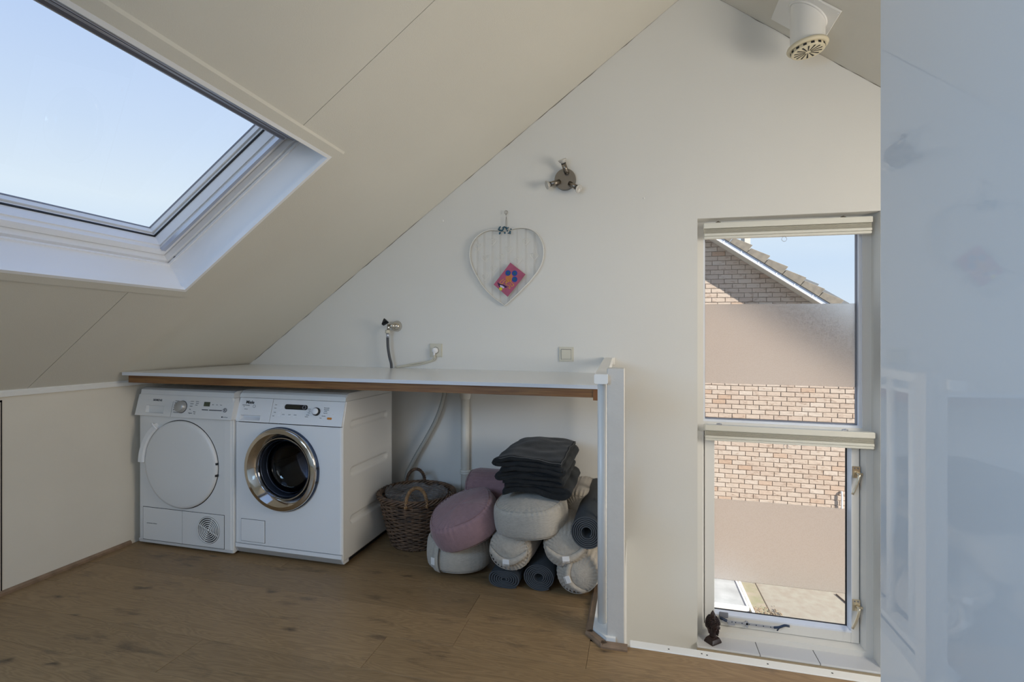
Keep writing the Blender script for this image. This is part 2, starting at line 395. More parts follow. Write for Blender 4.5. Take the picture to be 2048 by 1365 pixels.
def prism(bm, poly, a0, a1, axis='z', mi=0):
    # poly: 2-D outline; extruded from a0 to a1 along axis. 'z': (x,y); 'x': (y,z); 'y': (x,z)
    def P(p, a):
        if axis == 'z': return (p[0], p[1], a)
        if axis == 'x': return (a, p[0], p[1])
        return (p[0], a, p[1])
    A = [bm.verts.new(P(p, a0)) for p in poly]; B = [bm.verts.new(P(p, a1)) for p in poly]
    n = len(poly)
    fs = [bm.faces.new(A[::-1]), bm.faces.new(B)]
    for i in range(n): fs.append(bm.faces.new((A[i], A[(i + 1) % n], B[(i + 1) % n], B[i])))
    for f in fs: f.material_index = mi
def tube(bm, pts, r, seg=8, closed=False, cap=True):
    pts = [Vector(p) for p in pts]; n = len(pts)
    rs = r if isinstance(r, (list, tuple)) else [r] * n
    up = None; rings = []
    for i, p in enumerate(pts):
        if closed: d = pts[(i + 1) % n] - pts[i - 1]
        else: d = pts[min(i + 1, n - 1)] - pts[max(i - 1, 0)]
        d.normalize()
        if up is None:
            up = Vector((0, 0, 1)) if abs(d.z) < 0.9 else Vector((1, 0, 0))
        u = (up - d * up.dot(d))
        if u.length < 1e-6: u = d.orthogonal()
        u.normalize(); up = u; w = d.cross(u)
        rings.append([bm.verts.new(p + (u * math.cos(2 * PI * k / seg) + w * math.sin(2 * PI * k / seg)) * rs[i]) for k in range(seg)])
    m = n if closed else n - 1
    for i in range(m):
        A, B = rings[i], rings[(i + 1) % n]
        for k in range(seg):
            f = bm.faces.new((A[k], A[(k + 1) % seg], B[(k + 1) % seg], B[k])); f.smooth = True
    if cap and not closed:
        bm.faces.new(rings[0][::-1]); bm.faces.new(rings[-1])
def lathe(bm, prof, seg=32, M=None, mi=0):
    # prof: (r, h) pairs, axis z
    rings = []
    for r, h in prof:
        if r < 1e-6: rings.append([bm.verts.new((0, 0, h))])
        else: rings.append([bm.verts.new((r * math.cos(2 * PI * k / seg), r * math.sin(2 * PI * k / seg), h)) for k in range(seg)])
    vs = [v for R in rings for v in R]
    for A, B in zip(rings, rings[1:]):
        for k in range(seg):
            a, b = A[k % len(A)], A[(k + 1) % len(A)]; c, d = B[(k + 1) % len(B)], B[k % len(B)]
            q = []
            for v in (a, b, c, d):
                if v not in q: q.append(v)
            if len(q) > 2:
                f = bm.faces.new(q); f.smooth = True; f.material_index = mi
    if M is not None: bmesh.ops.transform(bm, matrix=M, verts=vs)
def smoothpath(pts, n=6):
    P = [Vector(p) for p in pts]; P = [2 * P[0] - P[1]] + P + [2 * P[-1] - P[-2]]
    o = []
    for i in range(1, len(P) - 2):
        for k in range(n):
            t = k / n; a, b, c, d = P[i - 1], P[i], P[i + 1], P[i + 2]
            o.append(0.5 * ((2 * b) + (c - a) * t + (2 * a - 5 * b + 4 * c - d) * t * t + (3 * b - a - 3 * c + d) * t ** 3))
    o.append(P[-2]); return o
RX = Matrix.Rotation(PI / 2, 4, 'X')      # lathe axis z -> -y (towards the camera)
def text_mesh(name, s, size, m, parent, M, bold=False, extrude=0.0004):
    c = bpy.data.curves.new(name, 'FONT'); c.body = s; c.size = size; c.extrude = extrude; c.align_x = 'CENTER'; c.align_y = 'CENTER'
    if bold: c.offset = size * 0.02
    t = bpy.data.objects.new(name, c); COL.objects.link(t)
    dg = bpy.context.evaluated_depsgraph_get()
    me = bpy.data.meshes.new_from_object(t.evaluated_get(dg))
    COL.objects.unlink(t); bpy.data.objects.remove(t)
    me.materials.clear(); me.materials.append(m)
    me.transform(M)
    o = bpy.data.objects.new(name, me); COL.objects.link(o); o.parent = parent
    return o

# ================================================================== STRUCTURE
YW = 2.85                     # gable wall (inside face)
m_s = 0.7416                  # left slope
kz = math.hypot(1, m_s)
N = Vector((-m_s / kz, 0, 1 / kz)); SV = Vector((1 / kz, 0, m_s / kz))
def zl(x): return 0.907 + m_s * (x + 2.487)
def zr(x): return 2.876 - 0.733 * (x - 0.419)
XR = 0.293; ZR = zl(XR)
XK = -2.57; XRK = 3.0
YB = -1.6

# --- gable wall with the tall window opening
wx0, wx1, wz0, wz1 = 0.305, 1.151, -0.515, 1.736
bm = bmesh.new()
y0, y1 = YW, YW + 0.30
def gz(x): return (zl(x) if x < XR else zr(x)) + 0.05
LOW = -2.40
prism(bm, [(XK - 0.1, LOW), (wx0, LOW), (wx0, gz(wx0)), (XR, gz(XR)), (XK - 0.1, gz(XK - 0.1))], y0, y1, 'y')
prism(bm, [(wx0, wz1), (wx1, wz1), (wx1, gz(wx1)), (wx0, gz(wx0))], y0, y1, 'y')
prism(bm, [(wx0, LOW), (wx1, LOW), (wx1, wz0), (wx0, wz0)], y0, y1, 'y')
prism(bm, [(wx1, LOW), (XRK + 0.1, LOW), (XRK + 0.1, gz(XRK)), (wx1, gz(wx1))], y0, y1, 'y')
wall_back = struct('wall_back', bm, M_wall)
# slim uneven crack where wall and slopes meet, its shadow put into a dark colour
bm = bmesh.new()
for (xa, xb, fz, n) in ((-2.45, XR, zl, 70), (XR, 2.2, zr, 50)):
    pts = []
    for i in range(n + 1):
        x = xa + (xb - xa) * i / n
        pts.append((x, YW - 0.001, fz(x) - 0.002 + rnd.uniform(-0.0022, 0.0022)))
    tube(bm, pts, [rnd.choice((0.0002, 0.0003, 0.0006, 0.0014)) for _ in pts], 5)
obj('shrinkage_crack', bm, mat('crack_shadow', (0.16, 0.14, 0.11), 0.9), wall_back)
bm = bmesh.new()
for (x, z, r) in ((-1.13, 1.79, 0.006), (0.03, 1.86, 0.005), (-0.02, 1.86, 0.0025)):
    lathe(bm, [(0, 0.0015), (r, 0.001), (r * 1.1, 0)], 8, Matrix.Translation((x, YW, z)) @ RX)
obj('filler_spot', bm, M_trim, wall_back)

# --- other walls (closed room behind the camera)
bm = bmesh.new()
prism(bm, [(XK - 0.1, -0.2), (XRK + 0.1, -0.2), (XRK + 0.1, gz(XRK)), (XR, ZR + 0.05), (XK - 0.1, gz(XK))], YB - 0.15, YB, 'y')
struct('wall_rear', bm, M_wall)
bm = bmesh.new(); box(bm, XK - 0.10, XK, YB, YW, -0.2, 0.86)
wall_left = struct('wall_left', bm, M_knee)
bm = bmesh.new(); box(bm, XRK, XRK + 0.1, YB, YW, LOW, zr(XRK) + 0.05)
struct('wall_right', bm, M_wall)
# hatch door in the knee wall
d1 = struct('door_1', BX(XK, XK + 0.006, 0.62, 1.542, 0.02, 0.806, bev=0.002), M_knee)
bm = bmesh.new()
box(bm, XK - 0.002, XK + 0.0012, 1.542, 1.549, 0.02, 0.813); box(bm, XK - 0.002, XK + 0.0012, 0.61, 1.549, 0.806, 0.813)
obj('shadow_gap', bm, M_dark, d1)
bm = bmesh.new(); prism(bm, [(XK, 0.826), (XK + 0.016, 0.828), (XK + 0.020, 0.845), (XK + 0.012, zl(XK + 0.012)), (XK, zl(XK))], YB, 2.84, 'y')
struct('trim_1', bm, M_trim)
bm = bmesh.new(); prism(bm, [(XK, 0.0), (XK + 0.012, 0.0), (XK + 0.012, 0.012), (XK + 0.004, 0.020), (XK, 0.020)], YB, 2.10, 'y')
struct('baseboard_left', bm, M_strip)

# --- ceiling: two sloping faces of boards; the skylight is cut through the left one
O_S = Vector((-1.964, 0, 1.295)); SL = 0.910; YS0, YS1 = 0.62, 1.855   # lining mouth
def sp(s, y, n): 
    p = O_S + SV * s + N * n; return Vector((p.x, y, p.z))
def sbox(bm, s0, s1, y0, y1, n0, n1, mi=0):
    vs = [bm.verts.new(sp(s, y, n)) for s in (s0, s1) for y in (y0, y1) for n in (n0, n1)]
    for f in ((0, 1, 3, 2), (4, 6, 7, 5), (0, 4, 5, 1), (2, 3, 7, 6), (0, 2, 6, 4), (1, 5, 7, 3)):
        bm.faces.new([vs[i] for i in f]).material_index = mi
ceiling = bpy.data.objects.new('ceiling', None); COL.objects.link(ceiling); ceiling['kind'] = 'structure'
SK = -(O_S.x - XK) * kz - 0.05                   # slope coordinate at knee wall
SR = (XR - O_S.x) * kz
NT = 0.05
SEAM = 1.632; gp = 0.0012
bm = bmesh.new()     # far board, with the notch of the skylight end
e_ = 0.0225; sbox(bm, SK, -e_, SEAM + gp, YW, 0, NT); sbox(bm, SL + e_, SR, SEAM + gp, YW, 0, NT); sbox(bm, -e_, SL + e_, YS1 + e_, YW, 0, NT)
obj('ceiling_board', bm, M_ceil, ceiling)
bm = bmesh.new()
sbox(bm, SK, -e_, 0.41, SEAM - gp, 0, NT); sbox(bm, SL + e_, SR, 0.41, SEAM - gp, 0, NT); sbox(bm, -e_, SL + e_, 0.41, YS0 - e_, 0, NT)
obj('ceiling_board', bm, M_ceil, ceiling)
bm = bmesh.new(); sbox(bm, SK, SR, YB, 0.41 - gp * 2, 0, NT)
obj('ceiling_board', bm, M_ceil, ceiling)
bm = bmesh.new(); sbox(bm, SK, -e_, SEAM - 0.01, SEAM + 0.01, 0.004, NT + 0.01); sbox(bm, SL + e_, SR, SEAM - 0.01, SEAM + 0.01, 0.004, NT + 0.01)
obj('joint_backing', bm, mat('joint_grey', (0.20, 0.18, 0.15), 0.9), ceiling)
bm = bmesh.new()
prism(bm, [(XR, ZR), (XRK + 0.1, zr(XRK + 0.1)), (XRK + 0.1, zr(XRK + 0.1) + 0.06), (XR, ZR + 0.06)], YB, YW, 'y')
obj('ceiling_board', bm, M_ceil, ceiling, label='right-hand slope board')
# outer roof skin round the skylight (keeps daylight out of the void)
bm = bmesh.new()
sbox(bm, SK, -0.03, YB, YW, 0.26, 0.28); sbox(bm, SL + 0.03, SR, YB, YW, 0.26, 0.28)
sbox(bm, -0.03, SL + 0.03, YS1 + 0.03, YW, 0.26, 0.28); sbox(bm, -0.03, SL + 0.03, YB, YS0 - 0.03, 0.26, 0.28)
struct('trim_2', bm, M_darktile)

# --- skylight: window_1 with architrave, lining, frame, sash, glass, blind channel
w1 = bpy.data.objects.new('window_1', None); COL.objects.link(w1); w1['kind'] = 'structure'
def frame4(bm, s0, s1, y0, y1, ws, wy, n0, n1):
    sbox(bm, s0, s0 + ws, y0, y1, n0, n1); sbox(bm, s1 - ws, s1, y0, y1, n0, n1)
    sbox(bm, s0 + ws, s1 - ws, y0, y0 + wy, n0, n1); sbox(bm, s0 + ws, s1 - ws, y1 - wy, y1, n0, n1)
bm = bmesh.new()       # flat architrave with bevelled outer edge, in slope colour
ow = 0.050
def arch(bm, outer, inner, h):
    for (a, b) in (((0, 0), (1, 0)), ((1, 0), (1, 1)), ((1, 1), (0, 1)), ((0, 1), (0, 0))):
        def corner(c, e, n):
            s = (-e if c[0] == 0 else SL + e); y = (YS0 - e if c[1] == 0 else YS1 + e); return sp(s, y, n)
        ring = [(outer, 0.0), (outer - 0.008, -h), (inner, -h), (inner, 0.0)]
        A = [bm.verts.new(corner(a, e, n)) for e, n in ring]; B = [bm.verts.new(corner(b, e, n)) for e, n in ring]
        for i in range(4): bm.faces.new((A[i], A[(i + 1) % 4], B[(i + 1) % 4], B[i]))
arch(bm, ow, 0.004, 0.009)
obj('architrave', bm, M_ceil, w1)
bm = bmesh.new(); frame4(bm, -0.004, SL + 0.004, YS0 - 0.004, YS1 + 0.004, 0.014, 0.014, -0.010, 0.008)
obj('lining_bead', bm, M_lining, w1)
bm = bmesh.new()
sbox(bm, -0.02, 0, YS0 - 0.02, YS1 + 0.02, 0.002, 0.30); sbox(bm, SL, SL + 0.02, YS0 - 0.02, YS1 + 0.02, 0.002, 0.30)
sbox(bm, 0, SL, YS0 - 0.02, YS0, 0.002, 0.30); sbox(bm, 0, SL, YS1, YS1 + 0.02, 0.002, 0.30)
obj('lining', bm, M_lining, w1)
bm = bmesh.new(); frame4(bm, 0, SL, YS0, YS1, 0.008, 0.008, 0.134, 0.142); frame4(bm, 0, SL, YS0, YS1, 0.015, 0.015, 0.150, 0.28)
obj('window_frame', bm, M_lining, w1)
bm = bmesh.new(); frame4(bm, 0.018, SL - 0.018, YS0 + 0.018, YS1 - 0.018, 0.030, 0.030, 0.178, 0.200)
frame4(bm, 0.026, SL - 0.026, YS0 + 0.026, YS1 - 0.026, 0.028, 0.028, 0.200, 0.262)
sash = obj('sash', bm, M_lining, w1)
bm = bmesh.new(); frame4(bm, 0.014, SL - 0.014, YS0 + 0.014, YS1 - 0.014, 0.004, 0.004, 0.19, 0.25)
obj('gasket', bm, M_dark, sash)
bm = bmesh.new(); sbox(bm, 0.05, SL - 0.06, YS1 - 0.055, YS1 - 0.039, 0.170, 0.186); sbox(bm, 0.05, SL - 0.06, YS0 + 0.039, YS0 + 0.055, 0.170, 0.186)
obj('blind_channel', bm, M_alu, sash)
bm = bmesh.new(); frame4(bm, 0.052, SL - 0.052, YS0 + 0.052, YS1 - 0.052, 0.006, 0.006, 0.243, 0.250)
obj('seal', bm, M_dark, sash)
bm = bmesh.new(); frame4(bm, 0.045, SL - 0.045, YS0 + 0.045, YS1 - 0.045, 0.017, 0.017, 0.264, 0.290)
obj('outer_bead', bm, M_lining, sash)
bm = bmesh.new(); frame4(bm, 0.060, SL - 0.060, YS0 + 0.060, YS1 - 0.060, 0.004, 0.004, 0.284, 0.290)
obj('outer_seal', bm, M_greygasket, sash)
bm = bmesh.new(); bm.faces.new([bm.verts.new(sp(a, b, 0.251)) for a, b in ((0.054, YS0 + 0.054), (SL - 0.054, YS0 + 0.054), (SL - 0.054, YS1 - 0.054), (0.054, YS1 - 0.054))])
obj('pane', bm, M_glass, w1)
# rounded blind cassette with profiles along the head of the window
bm = bmesh.new()
sbox(bm, 0.835, 0.900, YS0 + 0.02, YS1 - 0.052, 0.120, 0.176)
sbox(bm, 0.805, 0.84, YS0 + 0.03, YS1 - 0.056, 0.150, 0.176)
obj('roller_blind_cassette', bm, mat('cassette_grey', (0.20, 0.20, 0.24), 0.4), w1)
bm = bmesh.new()
for s_, n_, r_ in ((0.803, 0.160, 0.006), (0.822, 0.148, 0.005), (0.845, 0.119, 0.006), (0.868, 0.116, 0.007)):
    tube(bm, [sp(s_, YS0 + 0.02, n_), sp(s_, YS1 - 0.054, n_)], r_, 8)
obj('aluminium_profile', bm, M_alu, w1)
bm = bmesh.new(); sbox(bm, 0.885, 0.912, YS0 + 0.005, YS1 - 0.045, 0.03, 0.10)
obj('ventilation_flap', bm, mat('flap_grey', (0.45, 0.48, 0.55), 0.3, metal=0.3), w1)
bm = bmesh.new()
q = sp(0.045, YS1 - 0.001, 0.148)
lathe(bm, [(0, 0.004), (0.0055, 0.003), (0.006, 0)], 12, Matrix.Translation(q) @ RX)
obj('screw', bm, M_greygasket, w1)

# --- floor of planks, one object each
floor = struct('floor', BX(XK, -0.100, YB, YW, -0.20, -0.010), mat('subfloor', (0.10, 0.08, 0.06), 0.9))
bm = bmesh.new(); box(bm, -0.100, XRK, YB, 1.86, -0.20, -0.010)
obj('slab', bm, MATS['subfloor'], floor)
PW = 0.1868; G = 0.0005
row_y = [1.510 + PW * i for i in range(-17, 8)]
joint = {0: -0.888, -1: -1.515, 1: -0.637}
for i in range(-17, 7):
    ya = 1.510 + PW * i; yb = ya + PW
    if yb < YB: continue
    ya = max(ya, YB); yb = min(yb, YW)
    L = 1.86
    j0 = joint.get(i, -2.4 + ((i * 0.47) % 1.0) * L)
    xs = [j0 + k * L for k in range(-4, 6)]
    for k in range(len(xs) - 1):
        xa, xb = max(xs[k], XK + 0.004), min(xs[k + 1], XRK)
        if xb - xa < 0.02: continue
        parts = []
        if yb <= 1.856: parts.append((xa, xb, ya, yb))
        else:
            if xa < -0.168: parts.append((xa, min(xb, -0.168), ya, yb))
            if ya < 1.850 and xb > -0.168: parts.append((max(xa, -0.168), xb, ya, 1.856))
        for (a, b, c, d) in parts:
            if b - a < 0.01: continue
            cx, cy = (a + b) / 2, (c + d) / 2
            t = BX(a - cx + G, b - cx - G, c - cy + G, d - cy - G, -0.010, 0.0, bev=0.0004)
            obj('plank', t, M_floor, floor, loc=(cx, cy, 0))
# stairwell
bm = bmesh.new()
box(bm, -0.06, XRK, YW - 1.0, YW, LOW - 0.05, LOW)
struct('floor_stairwell', bm, M_floor).name = 'floor.001'
bm = bmesh.new(); box(bm, -0.100, -0.060, 1.861, YW, LOW, -0.001); box(bm, -0.060, XRK, 1.872, 1.885, LOW, -0.012)
struct('wall_stairwell', bm, M_wall)
# painted nosing board along the stair opening, with nail heads
bm = BX(-0.030, 1.60, 1.858, 1.900, -0.10, 0.002, bev=0.003)
nos = struct('trim_3', bm, M_trim)
bm = bmesh.new()
for x in (0.105, 0.215, 0.232, 0.425, 0.62, 0.82, 1.02):
    lathe(bm, [(0, 0.0006), (0.003, 0.0005), (0.0033, 0)], 8, Matrix.Translation((x, 1.874 + rnd.uniform(-.003, .006), 0.002)))
obj('nail_head', bm, M_black, nos)
# oak edging strip round the balustrade foot
def strip_run(name, p, q, w, h, par=None):
    bm = bmesh.new(); p, q = Vector(p), Vector(q); d = (q - p).normalized(); n = Vector((-d.y, d.x))
    prof = [(0, 0), (0, h * .5), (w * .25, h), (w, h), (w, 0)]
    A = [bm.verts.new((p.x + n.x * a, p.y + n.y * a, b)) for a, b in prof]; B = [bm.verts.new((q.x + n.x * a, q.y + n.y * a, b)) for a, b in prof]
    k = len(prof); bm.faces.new(A[::-1]); bm.faces.new(B)
    for i in range(k): bm.faces.new((A[i], A[(i + 1) % k], B[(i + 1) % k], B[i]))
    return obj(name, bm, M_strip, par)
tr = bpy.data.objects.new('trim_4', None); COL.objects.link(tr); tr['kind'] = 'structure'
strip_run('oak_strip', (-0.190, 1.893), (-0.190, YW - 0.001), -0.028, 0.013, tr)
strip_run('oak_strip', (-0.126, 1.822), (-0.190, 1.893), -0.028, 0.013, tr)
strip_run('oak_strip', (-0.036, 1.822), (-0.128, 1.822), -0.028, 0.013, tr)

# --- gable window (window_2)
w2 = bpy.data.objects.new('window_2', None); COL.objects.link(w2); w2['kind'] = 'structure'
FY = 2.950
bm = bmesh.new()
def fr(bm, x0, x1, z0, z1, l, r, b, t, y0, y1, bev=0.0):
    if l: box(bm, x0, x0 + l, y0, y1, z0, z1, bev)
    if r: box(bm, x1 - r, x1, y0, y1, z0, z1, bev)
    if b: box(bm, x0 + l, x1 - r, y0, y1, z0, z0 + b, bev)
    if t: box(bm, x0 + l, x1 - r, y0, y1, z1 - t, z1, bev)
fr(bm, 0.300, 1.162, 0.60, 1.745, 0.046, 0.050, 0.050, 0.070, FY, FY + 0.10)
box(bm, 0.300, 0.338, FY - 0.022, FY + 0.10, -0.520, 0.60); box(bm, 1.118, 1.162, FY - 0.022, FY + 0.10, -0.520, 0.60)
box(bm, 0.338, 1.118, FY - 0.0221, FY + 0.10, -0.520, -0.474)
prism(bm, [(1.104, FY + 0.02), (1.118, FY - 0.0215), (1.118, FY + 0.09), (1.104, FY + 0.09)], -0.474, 0.60, 'z')
prism(bm, [(0.338, FY - 0.0215), (0.352, FY + 0.02), (0.352, FY + 0.09), (0.338, FY + 0.09)], -0.474, 0.60, 'z')
prism(bm, [(FY - 0.0216, -0.474), (FY + 0.02, -0.458), (FY + 0.09, -0.458), (FY + 0.09, -0.474)], 0.338, 1.118, 'x')
obj('window_frame', bm, M_trim, w2)
bm = bmesh.new()
fr(bm, 0.346, 1.118, 0.648, 1.68, 0.010, 0.020, 0.014, 0.02, FY + 0.012, FY + 0.055)
bead = obj('glazing_bead', bm, M_bargeblue, w2)
bm = bmesh.new(); fr(bm, 0.356, 1.1, 0.662, 1.66, 0.003, 0.0045, 0.004, 0.0, FY + 0.030, FY + 0.055)
obj('gasket', bm, M_greygasket, bead)
bm = bmesh.new(); bm.faces.new([bm.verts.new((a, FY + 0.052, b)) for a, b in ((0.354, 0.66), (1.1, 0.66), (1.1, 1.68), (0.354, 1.68))]); obj('pane', bm, M_glass, w2)
bm = BX(0.3565, 1.0950, FY + 0.0455, FY + 0.0485, 0.857, 1.2925); obj('privacy_film', bm, M_film, w2, label='frosted patterned film on upper pane')
# lower casement
bm = bmesh.new(); fr(bm, 0.3545, 1.1005, -0.455, 0.600, 0.050, 0.038, 0.054, 0.05, FY + 0.010, FY + 0.070, 0.002)
cas = obj('casement', bm, M_trim, w2)
bm = bmesh.new()
prism(bm, [(FY + 0.0085, -0.404), (FY + 0.0085, -0.3955), (FY + 0.040, -0.385), (FY + 0.040, -0.404)], 0.404, 1.0645, 'x')
prism(bm, [(1.0535, FY + 0.04), (1.0635, FY + 0.0086), (1.066, FY + 0.0086), (1.066, FY + 0.04)], -0.39, 0.55, 'z')
obj('glazing_bead', bm, M_bargeblue, cas)
bm = bmesh.new(); box(bm, 0.404, 1.0535, FY + 0.040, FY + 0.05, -0.387, -0.3832); box(bm, 1.049, 1.0535, FY + 0.038, FY + 0.05, -0.385, 0.55)
obj('gasket', bm, M_dark, cas)
bm = bmesh.new(); box(bm, 1.1010, 1.1035, FY + 0.015, FY + 0.05, -0.45, 0.60); box(bm, 0.352, 1.1035, FY + 0.018, FY + 0.05, -0.4578, -0.4555)
obj('shadow_gap', bm, M_dark, w2)
bm = bmesh.new(); bm.faces.new([bm.verts.new((a, FY + 0.047, b)) for a, b in ((0.402, -0.39), (1.052, -0.39), (1.052, 0.57), (0.402, 0.57))]); obj('pane', bm, M_glass, w2)
bm = BX(0.4035, 1.0480, FY + 0.0405, FY + 0.0435, -0.218, 0.222); obj('privacy_film', bm, M_film, w2, label='frosted patterned film on lower pane')
# handles (two)
def casement_handle(zc):
    bm = bmesh.new(); x = 1.068; y = FY + 0.010
    box(bm, x, x + 0.036, y - 0.004, y, zc - 0.012, zc + 0.048, 0.0015)
    h = obj('handle', bm, M_brass, cas)
    bm = bmesh.new()
    pts = smoothpath([(x + 0.022, y - 0.004, zc + 0.012), (x + 0.022, y - 0.028, zc + 0.012), (x + 0.018, y - 0.034, zc - 0.002), (x + 0.006, y - 0.036, zc - 0.045), (x - 0.012, y - 0.036, zc - 0.088)], 4)
    tube(bm, pts, [0.0085] * 5 + [0.0075] * (len(pts) - 9) + [0.0065] * 4, 8)
    box(bm, x + 0.020, x + 0.052, y - 0.014, y - 0.006, zc + 0.004, zc + 0.018, 0.002)
    obj('lever', bm, M_brass, cas)
    bm = bmesh.new(); box(bm, x + 0.044, x + 0.050, y - 0.008, y + 0.004, zc - 0.018, zc + 0.046, 0.002)
    for dx in (0.010, 0.025): lathe(bm, [(0, 0.0012), (0.0035, 0.001), (0.0037, 0)], 10, Matrix.Translation((x + dx, y - 0.004, zc + 0.038)) @ RX)
    obj('striker', bm, M_greygasket, cas)
casement_handle(0.406); casement_handle(-0.276)
# casement stay
zs0 = -0.014; y = FY + 0.009
bm = bmesh.new(); box(bm, 0.428, 0.474, y - 0.006, y, -0.410, -0.380, 0.003)
obj('stay_plate', bm, M_greygasket, cas)
bm = bmesh.new()
box(bm, 0.440, 0.715, y - 0.020, y - 0.016, -0.4255, -0.413, 0.001)
box(bm, 0.560, 0.570, y - 0.020, y, -0.440, -0.413); box(bm, 0.470, 0.505, y - 0.016, y, -0.439, -0.429)
obj('stay_bar', bm, M_alu, cas)
bm = bmesh.new()
for x in (0.49, 0.508, 0.54, 0.575, 0.61, 0.645, 0.68): lathe(bm, [(0, 0.001), (0.003, 0.001), (0.003, 0)], 8, Matrix.Translation((x, y - 0.020, -0.419)) @ RX)
tube(bm, smoothpath([(0.695, y - 0.018, -0.420), (0.72, y - 0.022, -0.413), (0.745, y - 0.026, -0.398), (0.768, y - 0.026, -0.398)], 4), 0.0065, 8)
tube(bm, [(0.725, y - 0.018, -0.413), (0.712, y - 0.016, -0.435)], 0.004, 6)
tube(bm, [(0.430, y - 0.012, -0.409), (0.465, y - 0.016, -0.419)], 0.008, 8)
obj('stay_knob', bm, mat('blue_black_metal', (0.05, 0.07, 0.12), 0.3, metal=0.6), cas)
# sill tiles
sill = bpy.data.objects.new('trim_5', None); COL.objects.link(sill); sill['kind'] = 'structure'
for a, b in ((0.300, 0.6005), (0.6035, 0.8745), (0.8775, 1.152)):
    bm = bmesh.new(); box(bm, a, b, 2.812, FY + 0.004, -0.512, -0.502, 0.0015)
    obj('tile', bm, M_tile, sill)
bm = bmesh.new(); box(bm, 0.302, 1.150, 2.818, 2.90, -0.540, -0.5125)
obj('tile_bed', bm, M_tileside, sill)
bm = bmesh.new(); box(bm, 0.6008, 0.6032, 2.814, FY, -0.511, -0.504); box(bm, 0.8748, 0.8772, 2.814, FY, -0.511, -0.504)
obj('joint', bm, M_grout, sill)

# ================================================================== THINGS
# --- pleated blinds
def blind(z1, z0, x0, x1, label, tab):
    t = thing('pleated_blind', label, 'blind', ((x0 + x1) / 2, FY - 0.06, z0), group=None)
    hw = (x1 - x0) / 2; H = z1 - z0
    bm = BX(-hw, hw, -0.022, 0.014, H * 0.64, H, bev=0.004, seg=2); obj('head_rail', bm, M_blindrail, t)
    bm = bmesh.new(); n = 5
    prof = []
    for i in range(n * 2 + 1): prof.append((-0.018 if i % 2 else -0.011, H * (0.33 + 0.30 * i / (n * 2))))
    prism(bm, prof + [(0.012, H * 0.63), (0.012, H * 0.33)], -hw + 0.004, hw - 0.004, 'x'); obj('pleats', bm, M_pleat, t)
    bm = BX(-hw + 0.003, hw - 0.003, -0.021, 0.012, H * 0.16, H * 0.33, bev=0.003); box(bm, -hw + 0.003, hw - 0.003, -0.016, 0.010, 0, H * 0.15, 0.002)
    obj('bottom_rail', bm, M_blindrail, t)
    for x in (-hw + 0.075, hw - 0.125):
        bm = bmesh.new(); tube(bm, [(x - 0.010, 0.0, H + 0.004), (x, -0.006, H + 0.008), (x + 0.012, 0.0, H + 0.003)], 0.003, 6)
        box(bm, x - 0.012, x + 0.004, -0.004, 0.012, H, H + 0.005); obj('clip', bm, M_steel if z1 > 1 else M_alu, t)
    bm = bmesh.new(); pts = [(0.0 + 0.012 * math.cos(a), 0.0, -0.012 + 0.012 * math.sin(a)) for a in [2 * PI * k / 14 for k in range(14)]]
    tube(bm, pts, 0.0014, 5, closed=True); obj('pull_tab', bm, M_clear, t)
blind(1.716, 1.632, 0.338, 1.127, 'cream pleated blind drawn up at the top of the tall window', 1)
blind(0.645, 0.561, 0.343, 1.137, 'cream pleated blind drawn up across the middle transom of the tall window', 1)

